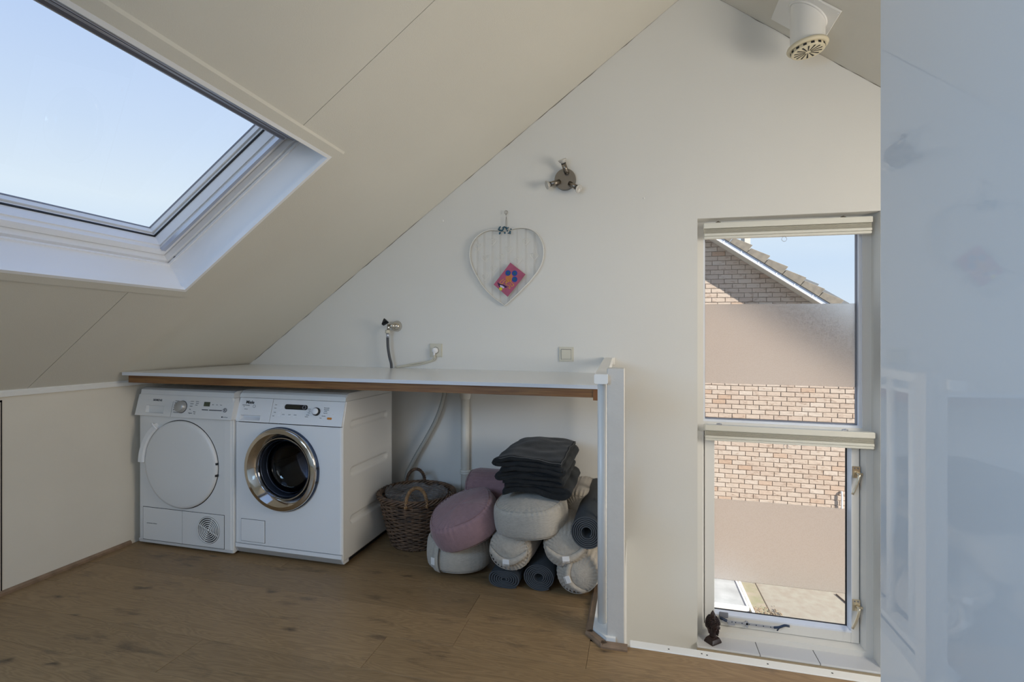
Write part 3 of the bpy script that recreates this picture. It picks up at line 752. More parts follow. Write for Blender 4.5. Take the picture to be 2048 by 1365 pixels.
# --- figurine on the sill
def statue():
    t = thing('head_figurine', 'small dark head figurine with tight curls and topknot on the window sill', 'figurine', (0.384, 2.868, -0.502), math.radians(42))
    bm = bmesh.new()
    A = [(-0.030, -0.024, 0), (0.030, -0.024, 0), (0.030, 0.024, 0), (-0.030, 0.024, 0)]
    lv = [(1, 0), (1, 0.006), (0.80, 0.020), (0.55, 0.028)]
    rings = [[bm.verts.new((x * s, y * s, h)) for x, y, _ in A] for s, h in lv]
    bm.faces.new(rings[0][::-1]); bm.faces.new(rings[-1])
    for P, Q in zip(rings, rings[1:]):
        for k in range(4): bm.faces.new((P[k], P[(k + 1) % 4], Q[(k + 1) % 4], Q[k]))
    obj('base', bm, M_statue, t)
    bm = bmesh.new()
    prof = [(0.0, 0.020), (0.017, 0.022), (0.015, 0.032), (0.016, 0.040), (0.023, 0.050), (0.029, 0.066), (0.031, 0.082), (0.029, 0.098), (0.022, 0.112), (0.012, 0.120), (0.010, 0.124), (0.0, 0.126)]
    lathe(bm, prof, 28)
    for v in bm.verts:
        x, y, z = v.co
        v.co.x *= 0.88
        v.co.y *= 1.05
        if y < -0.012 and z < 0.088 and z > 0.045: v.co.y *= 0.93
    # nose, brow, lips, ears
    def blob(c, r, s):
        t2 = bmesh.new(); bmesh.ops.create_icosphere(t2, subdivisions=2, radius=r)
        for v in t2.verts: v.co = Vector((v.co.x * s[0] + c[0], v.co.y * s[1] + c[1], v.co.z * s[2] + c[2]))
        merge(bm, t2)
    blob((0, -0.030, 0.066), 0.0045, (0.7, 1.2, 2.0)); blob((0, -0.028, 0.054), 0.0045, (1.4, 1.0, 0.6)); blob((0, -0.026, 0.046), 0.005, (1, 1, 0.8))
    for s in (-1, 1):
        blob((s * 0.010, -0.0275, 0.072), 0.0045, (1.3, 0.7, 0.6)); blob((s * 0.010, -0.0285, 0.078), 0.005, (1.4, 0.6, 0.25)); blob((s * 0.028, -0.002, 0.062), 0.006, (0.5, 0.8, 2.3))
    obj('head', bm, M_statue, t, smooth=True)
    bm = bmesh.new()
    for i in range(9):
        z = 0.070 + i * 0.0058; rr = 0.0315 * math.sqrt(max(0.05, 1 - ((z - 0.080) / 0.046) ** 2))
        n = max(8, int(2 * PI * rr / 0.0070))
        for k in range(n):
            a = 2 * PI * (k + 0.5 * (i % 2)) / n
            if math.sin(a) < -0.45 and z < 0.090: continue
            t2 = bmesh.new(); bmesh.ops.create_icosphere(t2, subdivisions=1, radius=0.0036)
            for v in t2.verts: v.co += Vector((rr * 0.90 * math.cos(a), rr * 1.07 * math.sin(a), z))
            merge(bm, t2)
    obj('curls', bm, M_statue, t, smooth=True)
    bm = bmesh.new(); lathe(bm, [(0.011, 0.118), (0.012, 0.126), (0.009, 0.134), (0.004, 0.143), (0, 0.148)], 12); obj('topknot', bm, M_statue, t, smooth=True)
    t.scale = (1.14, 1.14, 1.14)
statue()

# --- balustrade
t = thing('balustrade', 'white balustrade with square newel post beside the stair opening', 'railing', (-0.078, 1.90, 0))
bm = BX(-0.031, 0.031, -0.031, 0.031, -0.002, 0.988, bev=0.0025); obj('newel_post', bm, M_post, t)
bm = bmesh.new()
p0, p1 = (-0.051, -0.048, 0.949), (-0.080, 0.948, 0.975)
sec = [(-0.0245, -0.013), (-0.021, -0.0175), (0.021, -0.0175), (0.0245, -0.013), (0.0245, 0.013), (0.021, 0.0175), (-0.021, 0.0175), (-0.0245, 0.013)]
A = [bm.verts.new((p0[0] + a, p0[1], p0[2] + b)) for a, b in sec]; B = [bm.verts.new((p1[0] + a, p1[1], p1[2] + b)) for a, b in sec]
bm.faces.new(A); bm.faces.new(B[::-1])
for i in range(8): bm.faces.new((A[i], A[(i + 1) % 8], B[(i + 1) % 8], B[i]))
obj('handrail', bm, M_trim, t)
bm = BX(-0.106, -0.045, 0.925, 0.949, 0.955, 0.994, bev=0.002); obj('wall_block', bm, M_trim, t)
bm = bmesh.new(); prism(bm, [(-0.084, 0.949), (-0.084, 0.010), (-0.032, -0.044), (0.0, -0.044), (0.0, -0.03), (-0.031, -0.03), (-0.031, 0.949)], 0.001, 0.022, 'z')
obj('bottom_rail', bm, M_trim, t)
for y in (0.055, 0.235, 0.415, 0.595, 0.775):
    bm = bmesh.new(); x0 = -0.053 - 0.028 * y
    tube(bm, [(x0, y, 0.020), (x0, y, 0.94 + 0.026 * y)], 0.0165, 14); obj('baluster', bm, M_trim, t)

# --- worktop and beam
bm = bmesh.new()
prism(bm, [(-2.478, 1.985), (-0.150, 2.085), (-0.150, 2.849), (-2.478, 2.849)], 0.890, 0.9055, 'z')
t = thing('worktop', 'long white laminate worktop under the sloping ceiling above the machines', 'worktop', (0, 0, 0))
for v in bm.verts:
    if v.co.z > 0.9: v.co.x += 0.002
obj('board', bm, M_top, t)
bm = bmesh.new()
prism(bm, [(-2.478, 1.9835), (-0.149, 2.0835), (-0.149, 2.085), (-2.478, 1.985)], 0.8902, 0.9052, 'z')
obj('edge_band', bm, M_topedge, t)
bm = bmesh.new(); prism(bm, [(-2.462, 2.004), (-0.155, 2.104), (-0.155, 2.150), (-2.462, 2.050)], 0.853, 0.8898, 'z')
obj('support_beam', bm, M_pine, t)
bm = bmesh.new()
box(bm, -0.178, -0.150, 2.100, 2.112, 0.842, 0.889); box(bm, -0.178, -0.152, 2.12, 2.80, 0.852, 0.889)
obj('bracket', bm, mat('rusty_bracket', (0.22, 0.09, 0.03), 0.6, bump=0.3, bscale=80), t)

# --- appliance helpers
def plate_hole(bm, x0, x1, z0, z1, cx, cz, r, y, yb, seg=64):
    # front plate in plane y with a round hole and a short collar back to yb
    ring = [(cx + r * math.cos(2 * PI * k / seg), cz + r * math.sin(2 * PI * k / seg)) for k in range(seg)]
    def edge(a):
        dx, dz = math.cos(a), math.sin(a); ts = []
        if dx > 1e-9: ts.append((x1 - cx) / dx)
        if dx < -1e-9: ts.append((x0 - cx) / dx)
        if dz > 1e-9: ts.append((z1 - cz) / dz)
        if dz < -1e-9: ts.append((z0 - cz) / dz)
        k = min(ts); return (cx + dx * k, cz + dz * k)
    angs = sorted(set([2 * PI * k / seg for k in range(seg)] + [math.atan2(z - cz, x - cx) % (2 * PI) for x in (x0, x1) for z in (z0, z1)]))
    I = [bm.verts.new((cx + r * math.cos(a), y, cz + r * math.sin(a))) for a in angs]
    K = [bm.verts.new((cx + r * math.cos(a), yb, cz + r * math.sin(a))) for a in angs]
    E_ = [bm.verts.new((edge(a)[0], y, edge(a)[1])) for a in angs]
    n = len(angs)
    for i in range(n):
        j = (i + 1) % n
        bm.faces.new((I[i], I[j], E_[j], E_[i])); bm.faces.new((I[i], K[i], K[j], I[j]))
def LT(cx, cz, y=0.0): return Matrix.Translation((cx, y, cz)) @ RX

def washer():
    W = 0.595; t = thing('washing_machine', 'white front-loading washing machine with chrome porthole door', 'washing machine', (-1.943, 2.128, 0))
    D = 0.500; cx, cz, R = 0.272, 0.448, 0.178
    # side profile (y,z)
    prof = [(0.004, 0.062), (0.004, 0.668), (0.036, 0.784), (D, 0.784), (D, 0.012), (0.03, 0.012), (0.004, 0.04)]
    # cabinet: left side, right side with embossed channels, back, bottom
    bm = bmesh.new()
    prism(bm, [(0.008, 0.05), (0.008, 0.668), (0.040, 0.784), (D, 0.784), (D, 0.03), (0.03, 0.03)], 0.0, 0.012, 'x')
    box(bm, 0.012, W - 0.012, D - 0.012, D, 0.03, 0.784); box(bm, 0.012, W - 0.012, 0.03, D - 0.012, 0.03, 0.04)
    obj('cabinet', bm, M_side, t)
    # right side plate, heightfield grid with three pressed channels
    bm = bmesh.new(); ny, nz = 70, 150
    ch = [(0.686, 0.648), (0.4585, 0.4195), (0.226, 0.187)]
    def dep(y, z):
        d = 0
        for a, b in ch:
            c = (a + b) / 2; hh = (a - b) / 2
            yy = min(max(y, 0.075 + hh), 0.425 - hh + 0.02)
            r = math.hypot(y - yy, z - c)
            k = (hh - r) / 0.006
            if k > 0: d = max(d, min(k, 1))
        return d * 0.013
    G_ = []
    for i in range(ny + 1):
        y = 0.008 + (D - 0.008) * i / ny; row = []
        for j in range(nz + 1):
            z = 0.03 + (0.784 - 0.03) * j / nz
            yf = 0.008 if z < 0.668 else 0.008 + 0.032 * (z - 0.668) / 0.116
            yy = yf + (D - yf) * i / ny
            row.append(bm.verts.new((W - dep(yy, z), yy, z)))
        G_.append(row)
    for i in range(ny):
        for j in range(nz): bm.faces.new((G_[i][j], G_[i + 1][j], G_[i + 1][j + 1], G_[i][j + 1])).smooth = True
    # give the sheet thickness
    geo = bmesh.ops.extrude_face_region(bm, geom=bm.faces[:])
    for v in [g for g in geo['geom'] if isinstance(g, bmesh.types.BMVert)]: v.co.x -= 0.004
    obj('side_panel', bm, M_side, t)
    # front with hole
    bm = bmesh.new(); plate_hole(bm, 0.008, W - 0.010, 0.066, 0.664, cx, cz, R, 0.0, 0.04)
    prism(bm, [(W - 0.010, 0.0), (W - 0.004, 0.002), (W, 0.008), (W - 0.010, 0.012)], 0.066, 0.664, 'z')
    prism(bm, [(0.008, 0.0), (0.003, 0.002), (0.0, 0.008), (0.008, 0.012)], 0.066, 0.664, 'z')
    obj('front_panel', bm, M_enamel, t)
    # plinth
    bm = bmesh.new(); prism(bm, [(0.0, 0.0625), (0.0, 0.045), (0.02, 0.014), (0.06, 0.014), (0.06, 0.0625)], 0.001, W - 0.001, 'x'); 
    p = obj('plinth', bm, M_enamel, t)
    bm = bmesh.new(); prism(bm, [(-0.0008, 0.044), (0.0195, 0.0132), (0.022, 0.015), (0.002, 0.046)], 0.006, W - 0.008, 'x'); obj('plinth_shade', bm, M_kick, p)  # grey skin paints the shade on the plinth's slanted underside
    bm = bmesh.new(); box(bm, 0.02, W - 0.02, 0.05, D - 0.02, 0.0, 0.014); obj('feet', bm, M_dark, t)
    # control panel, leaning back
    zb, zt, yb, yt = 0.668, 0.781, -0.001, 0.032
    bm = bmesh.new()
    rz0, rz1, rx0, rx1 = 0.676, 0.699, 0.024, 0.140      # drawer grip recess
    def py(z): return yb + (yt - yb) * (z - zb) / (zt - zb)
    xs = [0.002, rx0, rx1, 0.196, W - 0.002]; zs = [zb, rz0, rz1, zt]
    for i in range(4):
        if i == 3: xa, xb = 0.198, W - 0.002
        else: xa, xb = xs[i], xs[i + 1]
        for j in range(3):
            if i == 1 and j == 1: continue
            za, zc = zs[j], zs[j + 1]
            q = [bm.verts.new(c) for c in ((xa, py(za), za), (xb, py(za), za), (xb, py(zc), zc), (xa, py(zc), zc), (xa, 0.05, za), (xb, 0.05, za), (xb, 0.05, zc), (xa, 0.05, zc))]
            for f in ((0, 1, 2, 3), (4, 7, 6, 5), (0, 4, 5, 1), (3, 2, 6, 7), (0, 3, 7, 4), (1, 5, 6, 2)): bm.faces.new([q[k] for k in f])
    cp = obj('control_panel', bm, M_enamel, t)
    bm = bmesh.new(); box(bm, rx0, rx1, 0.030, 0.034, rz0, rz1); prism(bm, [(py(rz0) + 0.001, rz0 + 0.0002), (0.03, rz0 + 0.0002), (0.03, rz0 + 0.012)], rx0, rx1, 'x')
    obj('drawer_grip', bm, M_white, cp)
    tilt = Matrix.Rotation(PI / 2 - math.atan((yt - yb) / (zt - zb)), 4, 'X')
    def on(x, z, lift=0.0005): return Matrix.Translation((x, py(z) - lift, z)) @ tilt
    def flat(bm, x0, x1, z0, z1, lift=0.0006, r=0.0):
        cxx, czz = (x0 + x1) / 2, (z0 + z1) / 2; w, h = (x1 - x0) / 2, (z1 - z0) / 2
        t2 = bmesh.new(); 
        if r:
            pts = []
            for (sx, sy, a0) in ((1, 1, 0), (-1, 1, 90), (-1, -1, 180), (1, -1, 270)):
                for a in range(0, 91, 15):
                    aa = math.radians(a0 + a); pts.append((sx * (w - r) + r * math.cos(aa), sy * (h - r) + r * math.sin(aa)))
            prism(t2, pts, 0, lift, 'z')
        else: box(t2, -w, w, -h, h, 0, lift)
        merge(bm, t2, on(cxx, czz, 0.0001))
    bm = bmesh.new(); flat(bm, 0.268, 0.396, 0.735, 0.7595, 0.0012, 0.0115); disp = obj('display', bm, M_black, cp)
    bm = bmesh.new(); flat(bm, 0.275, 0.355, 0.740, 0.754, 0.0016, 0.001); obj('screen', bm, mat('lcd_dark', (0.03, 0.03, 0.022), 0.2), cp)
    bm = bmesh.new(); t2 = bmesh.new(); lathe(t2, [(0.0075, 0), (0.0075, 0.003), (0.0095, 0.003), (0.0095, 0)], 24); merge(bm, t2, on(0.378, 0.7475)); obj('ring_mark', bm, M_greygasket, cp)
    bm = bmesh.new(); t2 = bmesh.new(); lathe(t2, [(0.0195, 0), (0.0195, 0.010), (0.018, 0.012), (0.0, 0.012)], 28); merge(bm, t2, on(0.449, 0.731)); k = obj('programme_knob', bm, M_black, cp)
    bm = bmesh.new(); t2 = bmesh.new(); lathe(t2, [(0.0155, 0.011), (0.0155, 0.016), (0.013, 0.018), (0.0, 0.018)], 28); merge(bm, t2, on(0.449, 0.731)); obj('knob_cap', bm, M_white, cp)
    bm = bmesh.new(); flat(bm, 0.512, 0.535, 0.6975, 0.7075, 0.003, 0.003); obj('start_button', bm, M_orange, cp, label='orange start button')
    for x, z in ((0.246, 0.7545), (0.246, 0.7385), (0.246, 0.719), (0.244, 0.702), (0.268, 0.7015), (0.303, 0.7015), (0.334, 0.7015), (0.530, 0.721)):
        bm = bmesh.new(); flat(bm, x - 0.009, x + 0.009, z - 0.0028, z + 0.0028, 0.002, 0.002); obj('button', bm, M_white, cp)
    Lg = text_mesh('lettering', 'Miele', 0.022, M_black, cp, on(0.066, 0.760, 0.0007), bold=True)
    words = [('NOVOTRONIC', 0.045, 0.7455, .0065), ('W', 0.035, 0.7385, .006), ('Softtronic', 0.049, 0.727, .005),
             ('Baumwolle', 0.500, 0.750, .0065), ('Pflegeleicht', 0.500, 0.742, .0060), ('Wolle', 0.497, 0.734, .0065), ('Express', 0.497, 0.7265, .0065), ('Dunkles', 0.490, 0.713, .0065),
             ('Kochen', 0.405, 0.7415, .006), ('Fein', 0.410, 0.7325, .006), ('Seide', 0.407, 0.7235, .006), ('Spulen', 0.402, 0.714, .006), ('Starken', 0.398, 0.7055, .006), ('Stop', 0.475, 0.7035, .006),
             ('kurz', 0.218, 0.7545, .006), ('extra', 0.216, 0.7385, .006), ('temp.', 0.218, 0.719, .006), ('start', 0.214, 0.702, .006),
             ('wasser', 0.268, 0.711, .0055), ('spulen', 0.303, 0.711, .0055), ('schnell', 0.334, 0.711, .0055)]
    words = [w for w in words]
    bmw = None
    for s_, x, z, sz in words:
        o = text_mesh('caption', s_, sz, M_print, cp, on(x, z, 0.0006), extrude=0.0002)
    bm = bmesh.new(); t2 = bmesh.new(); lathe(t2, [(0.0065, 0), (0.0065, 0.0005), (0.0075, 0.0005), (0.0075, 0)], 20); merge(bm, t2, on(0.094, 0.742)); obj('round_mark', bm, M_print, cp)
    # lid
    bm = bmesh.new(); prism(bm, [(0.030, 0.783), (0.036, 0.804), (0.050, 0.814), (0.075, 0.820), (D, 0.820), (D, 0.783)], 0.0, W, 'x')
    bmesh.ops.bevel(bm, geom=[e for e in bm.edges if abs(e.verts[0].co.x - e.verts[1].co.x) < 1e-6 and min(e.verts[0].co.z, e.verts[1].co.z) > 0.80], offset=0.004, segments=2, affect='EDGES')
    obj('lid', bm, M_side, t)
    # filter flap
    bm = bmesh.new(); box(bm, 0.036, 0.174, -0.001, 0.002, 0.077, 0.188); fl = obj('filter_flap', bm, M_dark, t)
    bm = BX(0.0378, 0.1722, -0.0035, 0.001, 0.0788, 0.1862, bev=0.001); obj('flap_cover', bm, M_enamel, fl)
    # door
    bm = bmesh.new()
    lathe(bm, [(0.200, 0.0), (0.2005, 0.012), (0.199, 0.022), (0.196, 0.027), (0.192, 0.029), (0.176, 0.0325)], 96, LT(cx, cz)); lathe(bm, [(0.1759, 0.0325), (0.168, 0.025), (0.157, 0.013), (0.150, 0.003)], 96, LT(cx, cz)); lathe(bm, [(0.150, 0.003), (0.1465, 0.004), (0.1455, -0.02)], 96, LT(cx, cz))
    door = obj('door', bm, M_chrome, t, label='round chrome door ring')
    bm = bmesh.new(); lathe(bm, [(0.2035, 0.0005), (0.2035, 0.012), (0.2005, 0.016), (0.1985, 0.0005)], 96, LT(cx, cz)); obj('door_edge', bm, mat('navy_rim', (0.05, 0.07, 0.12), 0.25, metal=0.5), door)
    bm = bmesh.new(); lathe(bm, [(0.1465, 0.006), (0.143, 0.004), (0.136, -0.010), (0.128, -0.035), (0.120, -0.060), (0.108, -0.078), (0.085, -0.088), (0.0, -0.092)], 72, LT(cx, cz)); obj('door_glass', bm, M_bowl, door)
    bm = bmesh.new()
    for r_, h_ in ((0.135, -0.014), (0.126, -0.045)):
        lathe(bm, [(r_ + 0.001, h_ + 0.001), (r_ + 0.003, h_), (r_ + 0.001, h_ - 0.002)], 64, LT(cx, cz))
    obj('glass_rib', bm, M_alu, door)
    bm = bmesh.new(); lathe(bm, [(0.178, -0.035), (0.150, -0.04), (0.142, -0.07), (0.150, -0.09), (0.19, -0.10)], 64, LT(cx, cz)); obj('door_seal', bm, M_rubber, t)
    # drum
    bm = bmesh.new(); lathe(bm, [(0.150, -0.10), (0.235, -0.11), (0.240, -0.13), (0.240, -0.36), (0.22, -0.385), (0.0, -0.39)], 48, Matrix.Translation((cx + 0.02, 0, cz)) @ RX)
    drum = obj('drum', bm, M_drum, t)
    bm = bmesh.new()
    for k in range(22):
        for j in range(8):
            a = 2 * PI * k / 22 + (j % 2) * 0.14; r_ = 0.20 - j * 0.022
            lathe(bm, [(0, 0.002), (0.0035, 0.001), (0.004, 0)], 6, Matrix.Translation((cx + 0.02 + r_ * math.cos(a), 0.387, cz + r_ * math.sin(a))) @ RX)
    obj('perforations', bm, M_chrome, drum, kind='stuff')
    for k in range(3):
        a = 2 * PI * k / 3 + 0.5; bm = bmesh.new()
        t2 = bmesh.new(); prism(t2, [(-0.03, 0.238), (0.0, 0.185), (0.03, 0.238)], 0.13, 0.36, 'y'); merge(bm, t2, Matrix.Translation((cx + 0.02, 0, cz)) @ Matrix.Rotation(a, 4, 'Y'))
        obj('lifter', bm, M_drum, drum)
    # hinge slots on the rim
    for a in (0.10, -0.24):
        bm = bmesh.new(); t2 = bmesh.new(); box(t2, 0.196, 0.2045, -0.016, -0.004, -0.006, 0.006); merge(bm, t2, Matrix.Translation((cx, 0, cz)) @ Matrix.Rotation(-a, 4, 'Y')); obj('hinge_slot', bm, M_black, door)
washer()

def dryer():
    W = 0.596; D = 0.50
    t = thing('tumble_dryer', 'white tumble dryer with round solid door in the corner under the worktop', 'tumble dryer', (-2.537, 2.112, 0))
    bm = bmesh.new(); box(bm, 0.010, W - 0.004, 0.006, D, 0.012, 0.786, 0.004); obj('cabinet', bm, M_enamel2, t)
    # front panel bowed a little, with rounded vertical edges
    bm = bmesh.new()
    prism(bm, [(0.008, 0.010), (0.016, 0.002), (0.04, 0.0), (W - 0.05, -0.001), (W - 0.018, 0.002), (W - 0.006, 0.012), (W - 0.006, 0.02), (0.008, 0.02)], 0.030, 0.674, 'z')
    obj('front_panel', bm, M_enamel2, t)
    bm = bmesh.new(); prism(bm, [(0.002, 0.030), (0.006, 0.012), (0.02, 0.010), (0.05, 0.03)], 0.008, W - 0.006, 'x'); obj('plinth', bm, M_enamel2, t)
    bm = bmesh.new(); box(bm, 0.03, W - 0.03, 0.03, D - 0.02, 0.0, 0.013); obj('feet', bm, M_dark, t)
    # control panel
    zb, zt, yb, yt = 0.675, 0.780, -0.014, 0.012
    def py(z): return yb + (yt - yb) * (z - zb) / (zt - zb)
    bm = bmesh.new()
    rx0, rx1, rz0, rz1 = 0.062, 0.178, 0.689, 0.727
    xs = [0.0, rx0, rx1, 0.226, 0.228, W]; zs = [zb, rz0, rz1, zt]
    for i in (0, 1, 2, 4):
        xa, xb = xs[i], xs[i + 1]
        for j in range(3):
            if i == 1 and j == 1: continue
            za, zc = zs[j], zs[j + 1]
            q = [bm.verts.new(c) for c in ((xa, py(za), za), (xb, py(za), za), (xb, py(zc), zc), (xa, py(zc), zc), (xa, 0.04, za), (xb, 0.04, za), (xb, 0.04, zc), (xa, 0.04, zc))]
            for f in ((0, 1, 2, 3), (4, 7, 6, 5), (0, 4, 5, 1), (3, 2, 6, 7), (0, 3, 7, 4), (1, 5, 6, 2)): bm.faces.new([q[k] for k in f])
    cp = obj('control_panel', bm, M_enamel2, t)
    bm = bmesh.new(); box(bm, rx0, rx1, 0.022, 0.026, rz0, rz1); prism(bm, [(rx0, -0.004), (rx0 + 0.022, 0.022), (rx0, 0.022)], rz0, rz1, 'z')
    obj('tank_grip', bm, M_enamel2, cp)
    tilt = Matrix.Rotation(PI / 2 - math.atan((yt - yb) / (zt - zb)), 4, 'X')
    def on(x, z, lift=0.0005): return Matrix.Translation((x, py(z) - lift, z)) @ tilt
    def flat(x0, x1, z0, z1, lift, m, name):
        bm = bmesh.new(); t2 = bmesh.new(); w, h = (x1 - x0) / 2, (z1 - z0) / 2; box(t2, -w, w, -h, h, 0, lift); merge(bm, t2, on((x0 + x1) / 2, (z0 + z1) / 2, 0.0001)); return obj(name, bm, m, cp)
    bm = bmesh.new(); t2 = bmesh.new(); lathe(t2, [(0.030, 0), (0.030, 0.006), (0.027, 0.020), (0.024, 0.023), (0.0, 0.023)], 32); box(t2, -0.0015, 0.0015, 0.008, 0.024, 0.022, 0.024); merge(bm, t2, on(0.287, 0.727)); obj('programme_knob', bm, mat('silver_knob', (0.42, 0.42, 0.41), 0.35, metal=0.4), cp)
    bm = bmesh.new(); t2 = bmesh.new(); lathe(t2, [(0.032, 0), (0.032, 0.001), (0.030, 0.001)], 32); merge(bm, t2, on(0.287, 0.727)); obj('knob_ring', bm, M_dark, cp)
    flat(0.419, 0.455, 0.735, 0.757, 0.001, mat('lcd_green', (0.07, 0.08, 0.05), 0.25), 'display')
    flat(0.413, 0.450, 0.716, 0.7205, 0.0015, M_print, 'button_bar'); flat(0.457, 0.532, 0.716, 0.7205, 0.0015, M_print, 'button_bar')
    bm = bmesh.new(); t2 = bmesh.new(); lathe(t2, [(0.0105, 0), (0.0105, 0.003), (0.0, 0.003)], 24); merge(bm, t2, on(0.552, 0.721)); obj('start_button', bm, mat('grey_button', (0.20, 0.21, 0.23), 0.4), cp)
    bm = bmesh.new(); t2 = bmesh.new(); lathe(t2, [(0.0055, 0.003), (0.0055, 0.0036), (0.0065, 0.0036), (0.0065, 0.003)], 20); merge(bm, t2, on(0.552, 0.721)); obj('start_ring', bm, M_white, cp)
    flat(0.537, 0.544, 0.685, 0.691, 0.0008, M_black, 'square_mark')
    text_mesh('lettering', 'SIEMENS', 0.0155, M_print, cp, on(0.127, 0.7545, 0.0007), bold=True)
    for s_, x, z, sz in (('Schranktrocken', 0.255, 0.768, .007), ('Baumwolle', 0.345, 0.768, .008), ('extratrocken', 0.388, 0.768, .006), ('Outdoor', 0.252, 0.756, .0065), ('Wolle', 0.246, 0.745, .0065),
                         ('Super', 0.244, 0.734, .0065), ('kurz', 0.243, 0.7225, .0065), ('40 min', 0.247, 0.7115, .008), ('Zeitprogramm', 0.262, 0.699, .0075),
                         ('trocken', 0.345, 0.757, .0065), ('schrank', 0.345, 0.745, .0065), ('bugeln', 0.343, 0.733, .0065), ('Mix', 0.340, 0.717, .0065), ('Hygiene', 0.346, 0.699, .0075),
                         ('schonen', 0.376, 0.757, .006), ('Knitter', 0.378, 0.748, .006), ('Finish', 0.374, 0.739, .006), ('Warm', 0.370, 0.706, .006), ('Kalt', 0.372, 0.697, .006),
                         ('Start', 0.474, 0.745, .006), ('Zeit', 0.497, 0.745, .006), ('Extra', 0.522, 0.745, .006), ('blueTherm', 0.561, 0.688, .006)):
        text_mesh('caption', s_, sz, M_print, cp, on(x, z, 0.0006), extrude=0.0002)
    # top
    bm = bmesh.new(); prism(bm, [(0.008, 0.781), (0.012, 0.806), (0.03, 0.814), (D, 0.816), (D, 0.781)], 0.014, W - 0.004, 'x'); obj('lid', bm, M_enamel2, t)
    # door
    cx, cz, R = 0.286, 0.434, 0.222
    bm = bmesh.new(); lathe(bm, [(R + 0.004, -0.001), (R + 0.004, 0.0012), (R, 0.0012)], 96, LT(cx, cz)); g = obj('door_gap', bm, M_dark, t)
    bm = bmesh.new(); lathe(bm, [(R, 0.0), (R, 0.010), (R - 0.004, 0.015), (R - 0.016, 0.0175), (R * 0.5, 0.019), (0.0, 0.0195)], 96, LT(cx, cz)); door = obj('door', bm, M_enamel2, t)
    for z in (0.453, 0.395):
        bm = BX(cx + R - 0.010, cx + R + 0.0035, -0.014, 0.0, z - 0.005, z + 0.005); obj('hinge_slot', bm, M_black, door)
    # curved handle hugging the upper left of the door
    bm = bmesh.new(); a0, a1, n = math.radians(128), math.radians(180), 24
    r0, r1 = R + 0.0005, R + 0.040
    ring = []
    for i in range(n + 1):
        a = a0 + (a1 - a0) * i / n; c, s_ = math.cos(a), math.sin(a)
        rr1 = r1 - 0.006 * (1 - i / n)
        ring.append([bm.verts.new((cx + r * c, y, cz + r * s_)) for r, y in ((r0, 0.0), (r0, -0.018), (r0 + 0.008, -0.023), (rr1 - 0.006, -0.022), (rr1, -0.015), (rr1, 0.0))])
    for A, B in zip(ring, ring[1:]):
        for k in range(6): bm.faces.new((A[k], A[(k + 1) % 6], B[(k + 1) % 6], B[k]))
    bm.faces.new(ring[0]); bm.faces.new(ring[-1][::-1])
    h = obj('handle', bm, M_enamel, door)
    bm = bmesh.new(); tube(bm, smoothpath([(cx - 0.168, -0.020, cz + 0.206), (cx - 0.150, -0.022, cz + 0.188), (cx - 0.134, -0.020, cz + 0.176)], 4), 0.0045, 6); obj('handle_tip', bm, M_white, door)
    # service flap and grille
    bm = bmesh.new(); box(bm, 0.040, 0.546, -0.0022, 0.0, 0.030, 0.200); f = obj('service_flap', bm, M_dark, t)
    bm = BX(0.042, 0.289, -0.0036, 0.0, 0.032, 0.198, bev=0.001); box(bm, 0.2905, 0.544, -0.0036, 0.0, 0.032, 0.198, 0.001); obj('flap_cover', bm, M_enamel2, f)
    bm = bmesh.new(); lathe(bm, [(0, 0.0038), (0.068, 0.0038), (0.068, 0.003)], 48, LT(0.452, 0.117)); gr = obj('grille', bm, M_dark, t)
    bm = bmesh.new()
    for k in range(6):
        r = 0.0125 + 0.0098 * k
        lathe(bm, [(r, 0.0035), (r, 0.0065), (r + 0.0045, 0.0065), (r + 0.0045, 0.0035)], 48, LT(0.452, 0.117))
    lathe(bm, [(0.007, 0.0035), (0.007, 0.0075), (0, 0.0075)], 24, LT(0.452, 0.117))
    for a in range(4):
        t2 = bmesh.new(); box(t2, 0.0, 0.066, -0.007, -0.0045, -0.0015, 0.0015); merge(bm, t2, Matrix.Translation((0.452, 0, 0.117)) @ Matrix.Rotation(a * PI / 2 + 0.4, 4, 'Y'))
    obj('grille_rings', bm, M_enamel2, gr)
    text_mesh('caption', 'self cleaning condenser', 0.007, M_print, f, Matrix.Translation((0.100, -0.0042, 0.118)) @ RX, extrude=0.0002)
dryer()

# --- tap, hoses, pipe, socket, switch
t = thing('wall_tap', 'chrome wall tap with black triangular knob above the worktop', 'tap', (-1.428, YW, 1.160))
bm = bmesh.new(); lathe(bm, [(0.0, 0.030), (0.016, 0.030), (0.022, 0.022), (0.030, 0.012), (0.034, 0.0)], 28, RX); obj('rosette', bm, M_chrome, t, smooth=True)
bm = bmesh.new(); tube(bm, [(0, -0.02, 0), (-0.004, -0.045, 0.0), (-0.028, -0.052, 0.0)], 0.011, 12); tube(bm, [(-0.028, -0.052, 0.012), (-0.030, -0.054, -0.030)], 0.009, 12); obj('spout', bm, M_chrome, t)
bm = bmesh.new(); t2 = bmesh.new(); prism(t2, [(0.0, 0.026), (-0.024, -0.014), (0.024, -0.014)], 0, 0.024, 'z'); bmesh.ops.bevel(t2, geom=t2.edges[:], offset=0.004, segments=2, affect='EDGES')
merge(bm, t2, Matrix.Translation((-0.033, -0.070, 0.018)) @ Matrix.Rotation(math.radians(-20), 4, 'Z') @ Matrix.Rotation(math.radians(65), 4, 'X') @ Matrix.Rotation(math.radians(28), 4, 'Z')); obj('knob', bm, M_black, t)
bm = bmesh.new(); tube(bm, [(-0.033, -0.056, -0.024), (-0.033, -0.056, -0.044)], 0.015, 10); obj('coupling_nut', bm, M_cream, t)
t = thing('inlet_hose', 'dark grey water hose running from the wall tap down to the worktop', 'hose', (-1.461, YW - 0.056, 1.114))
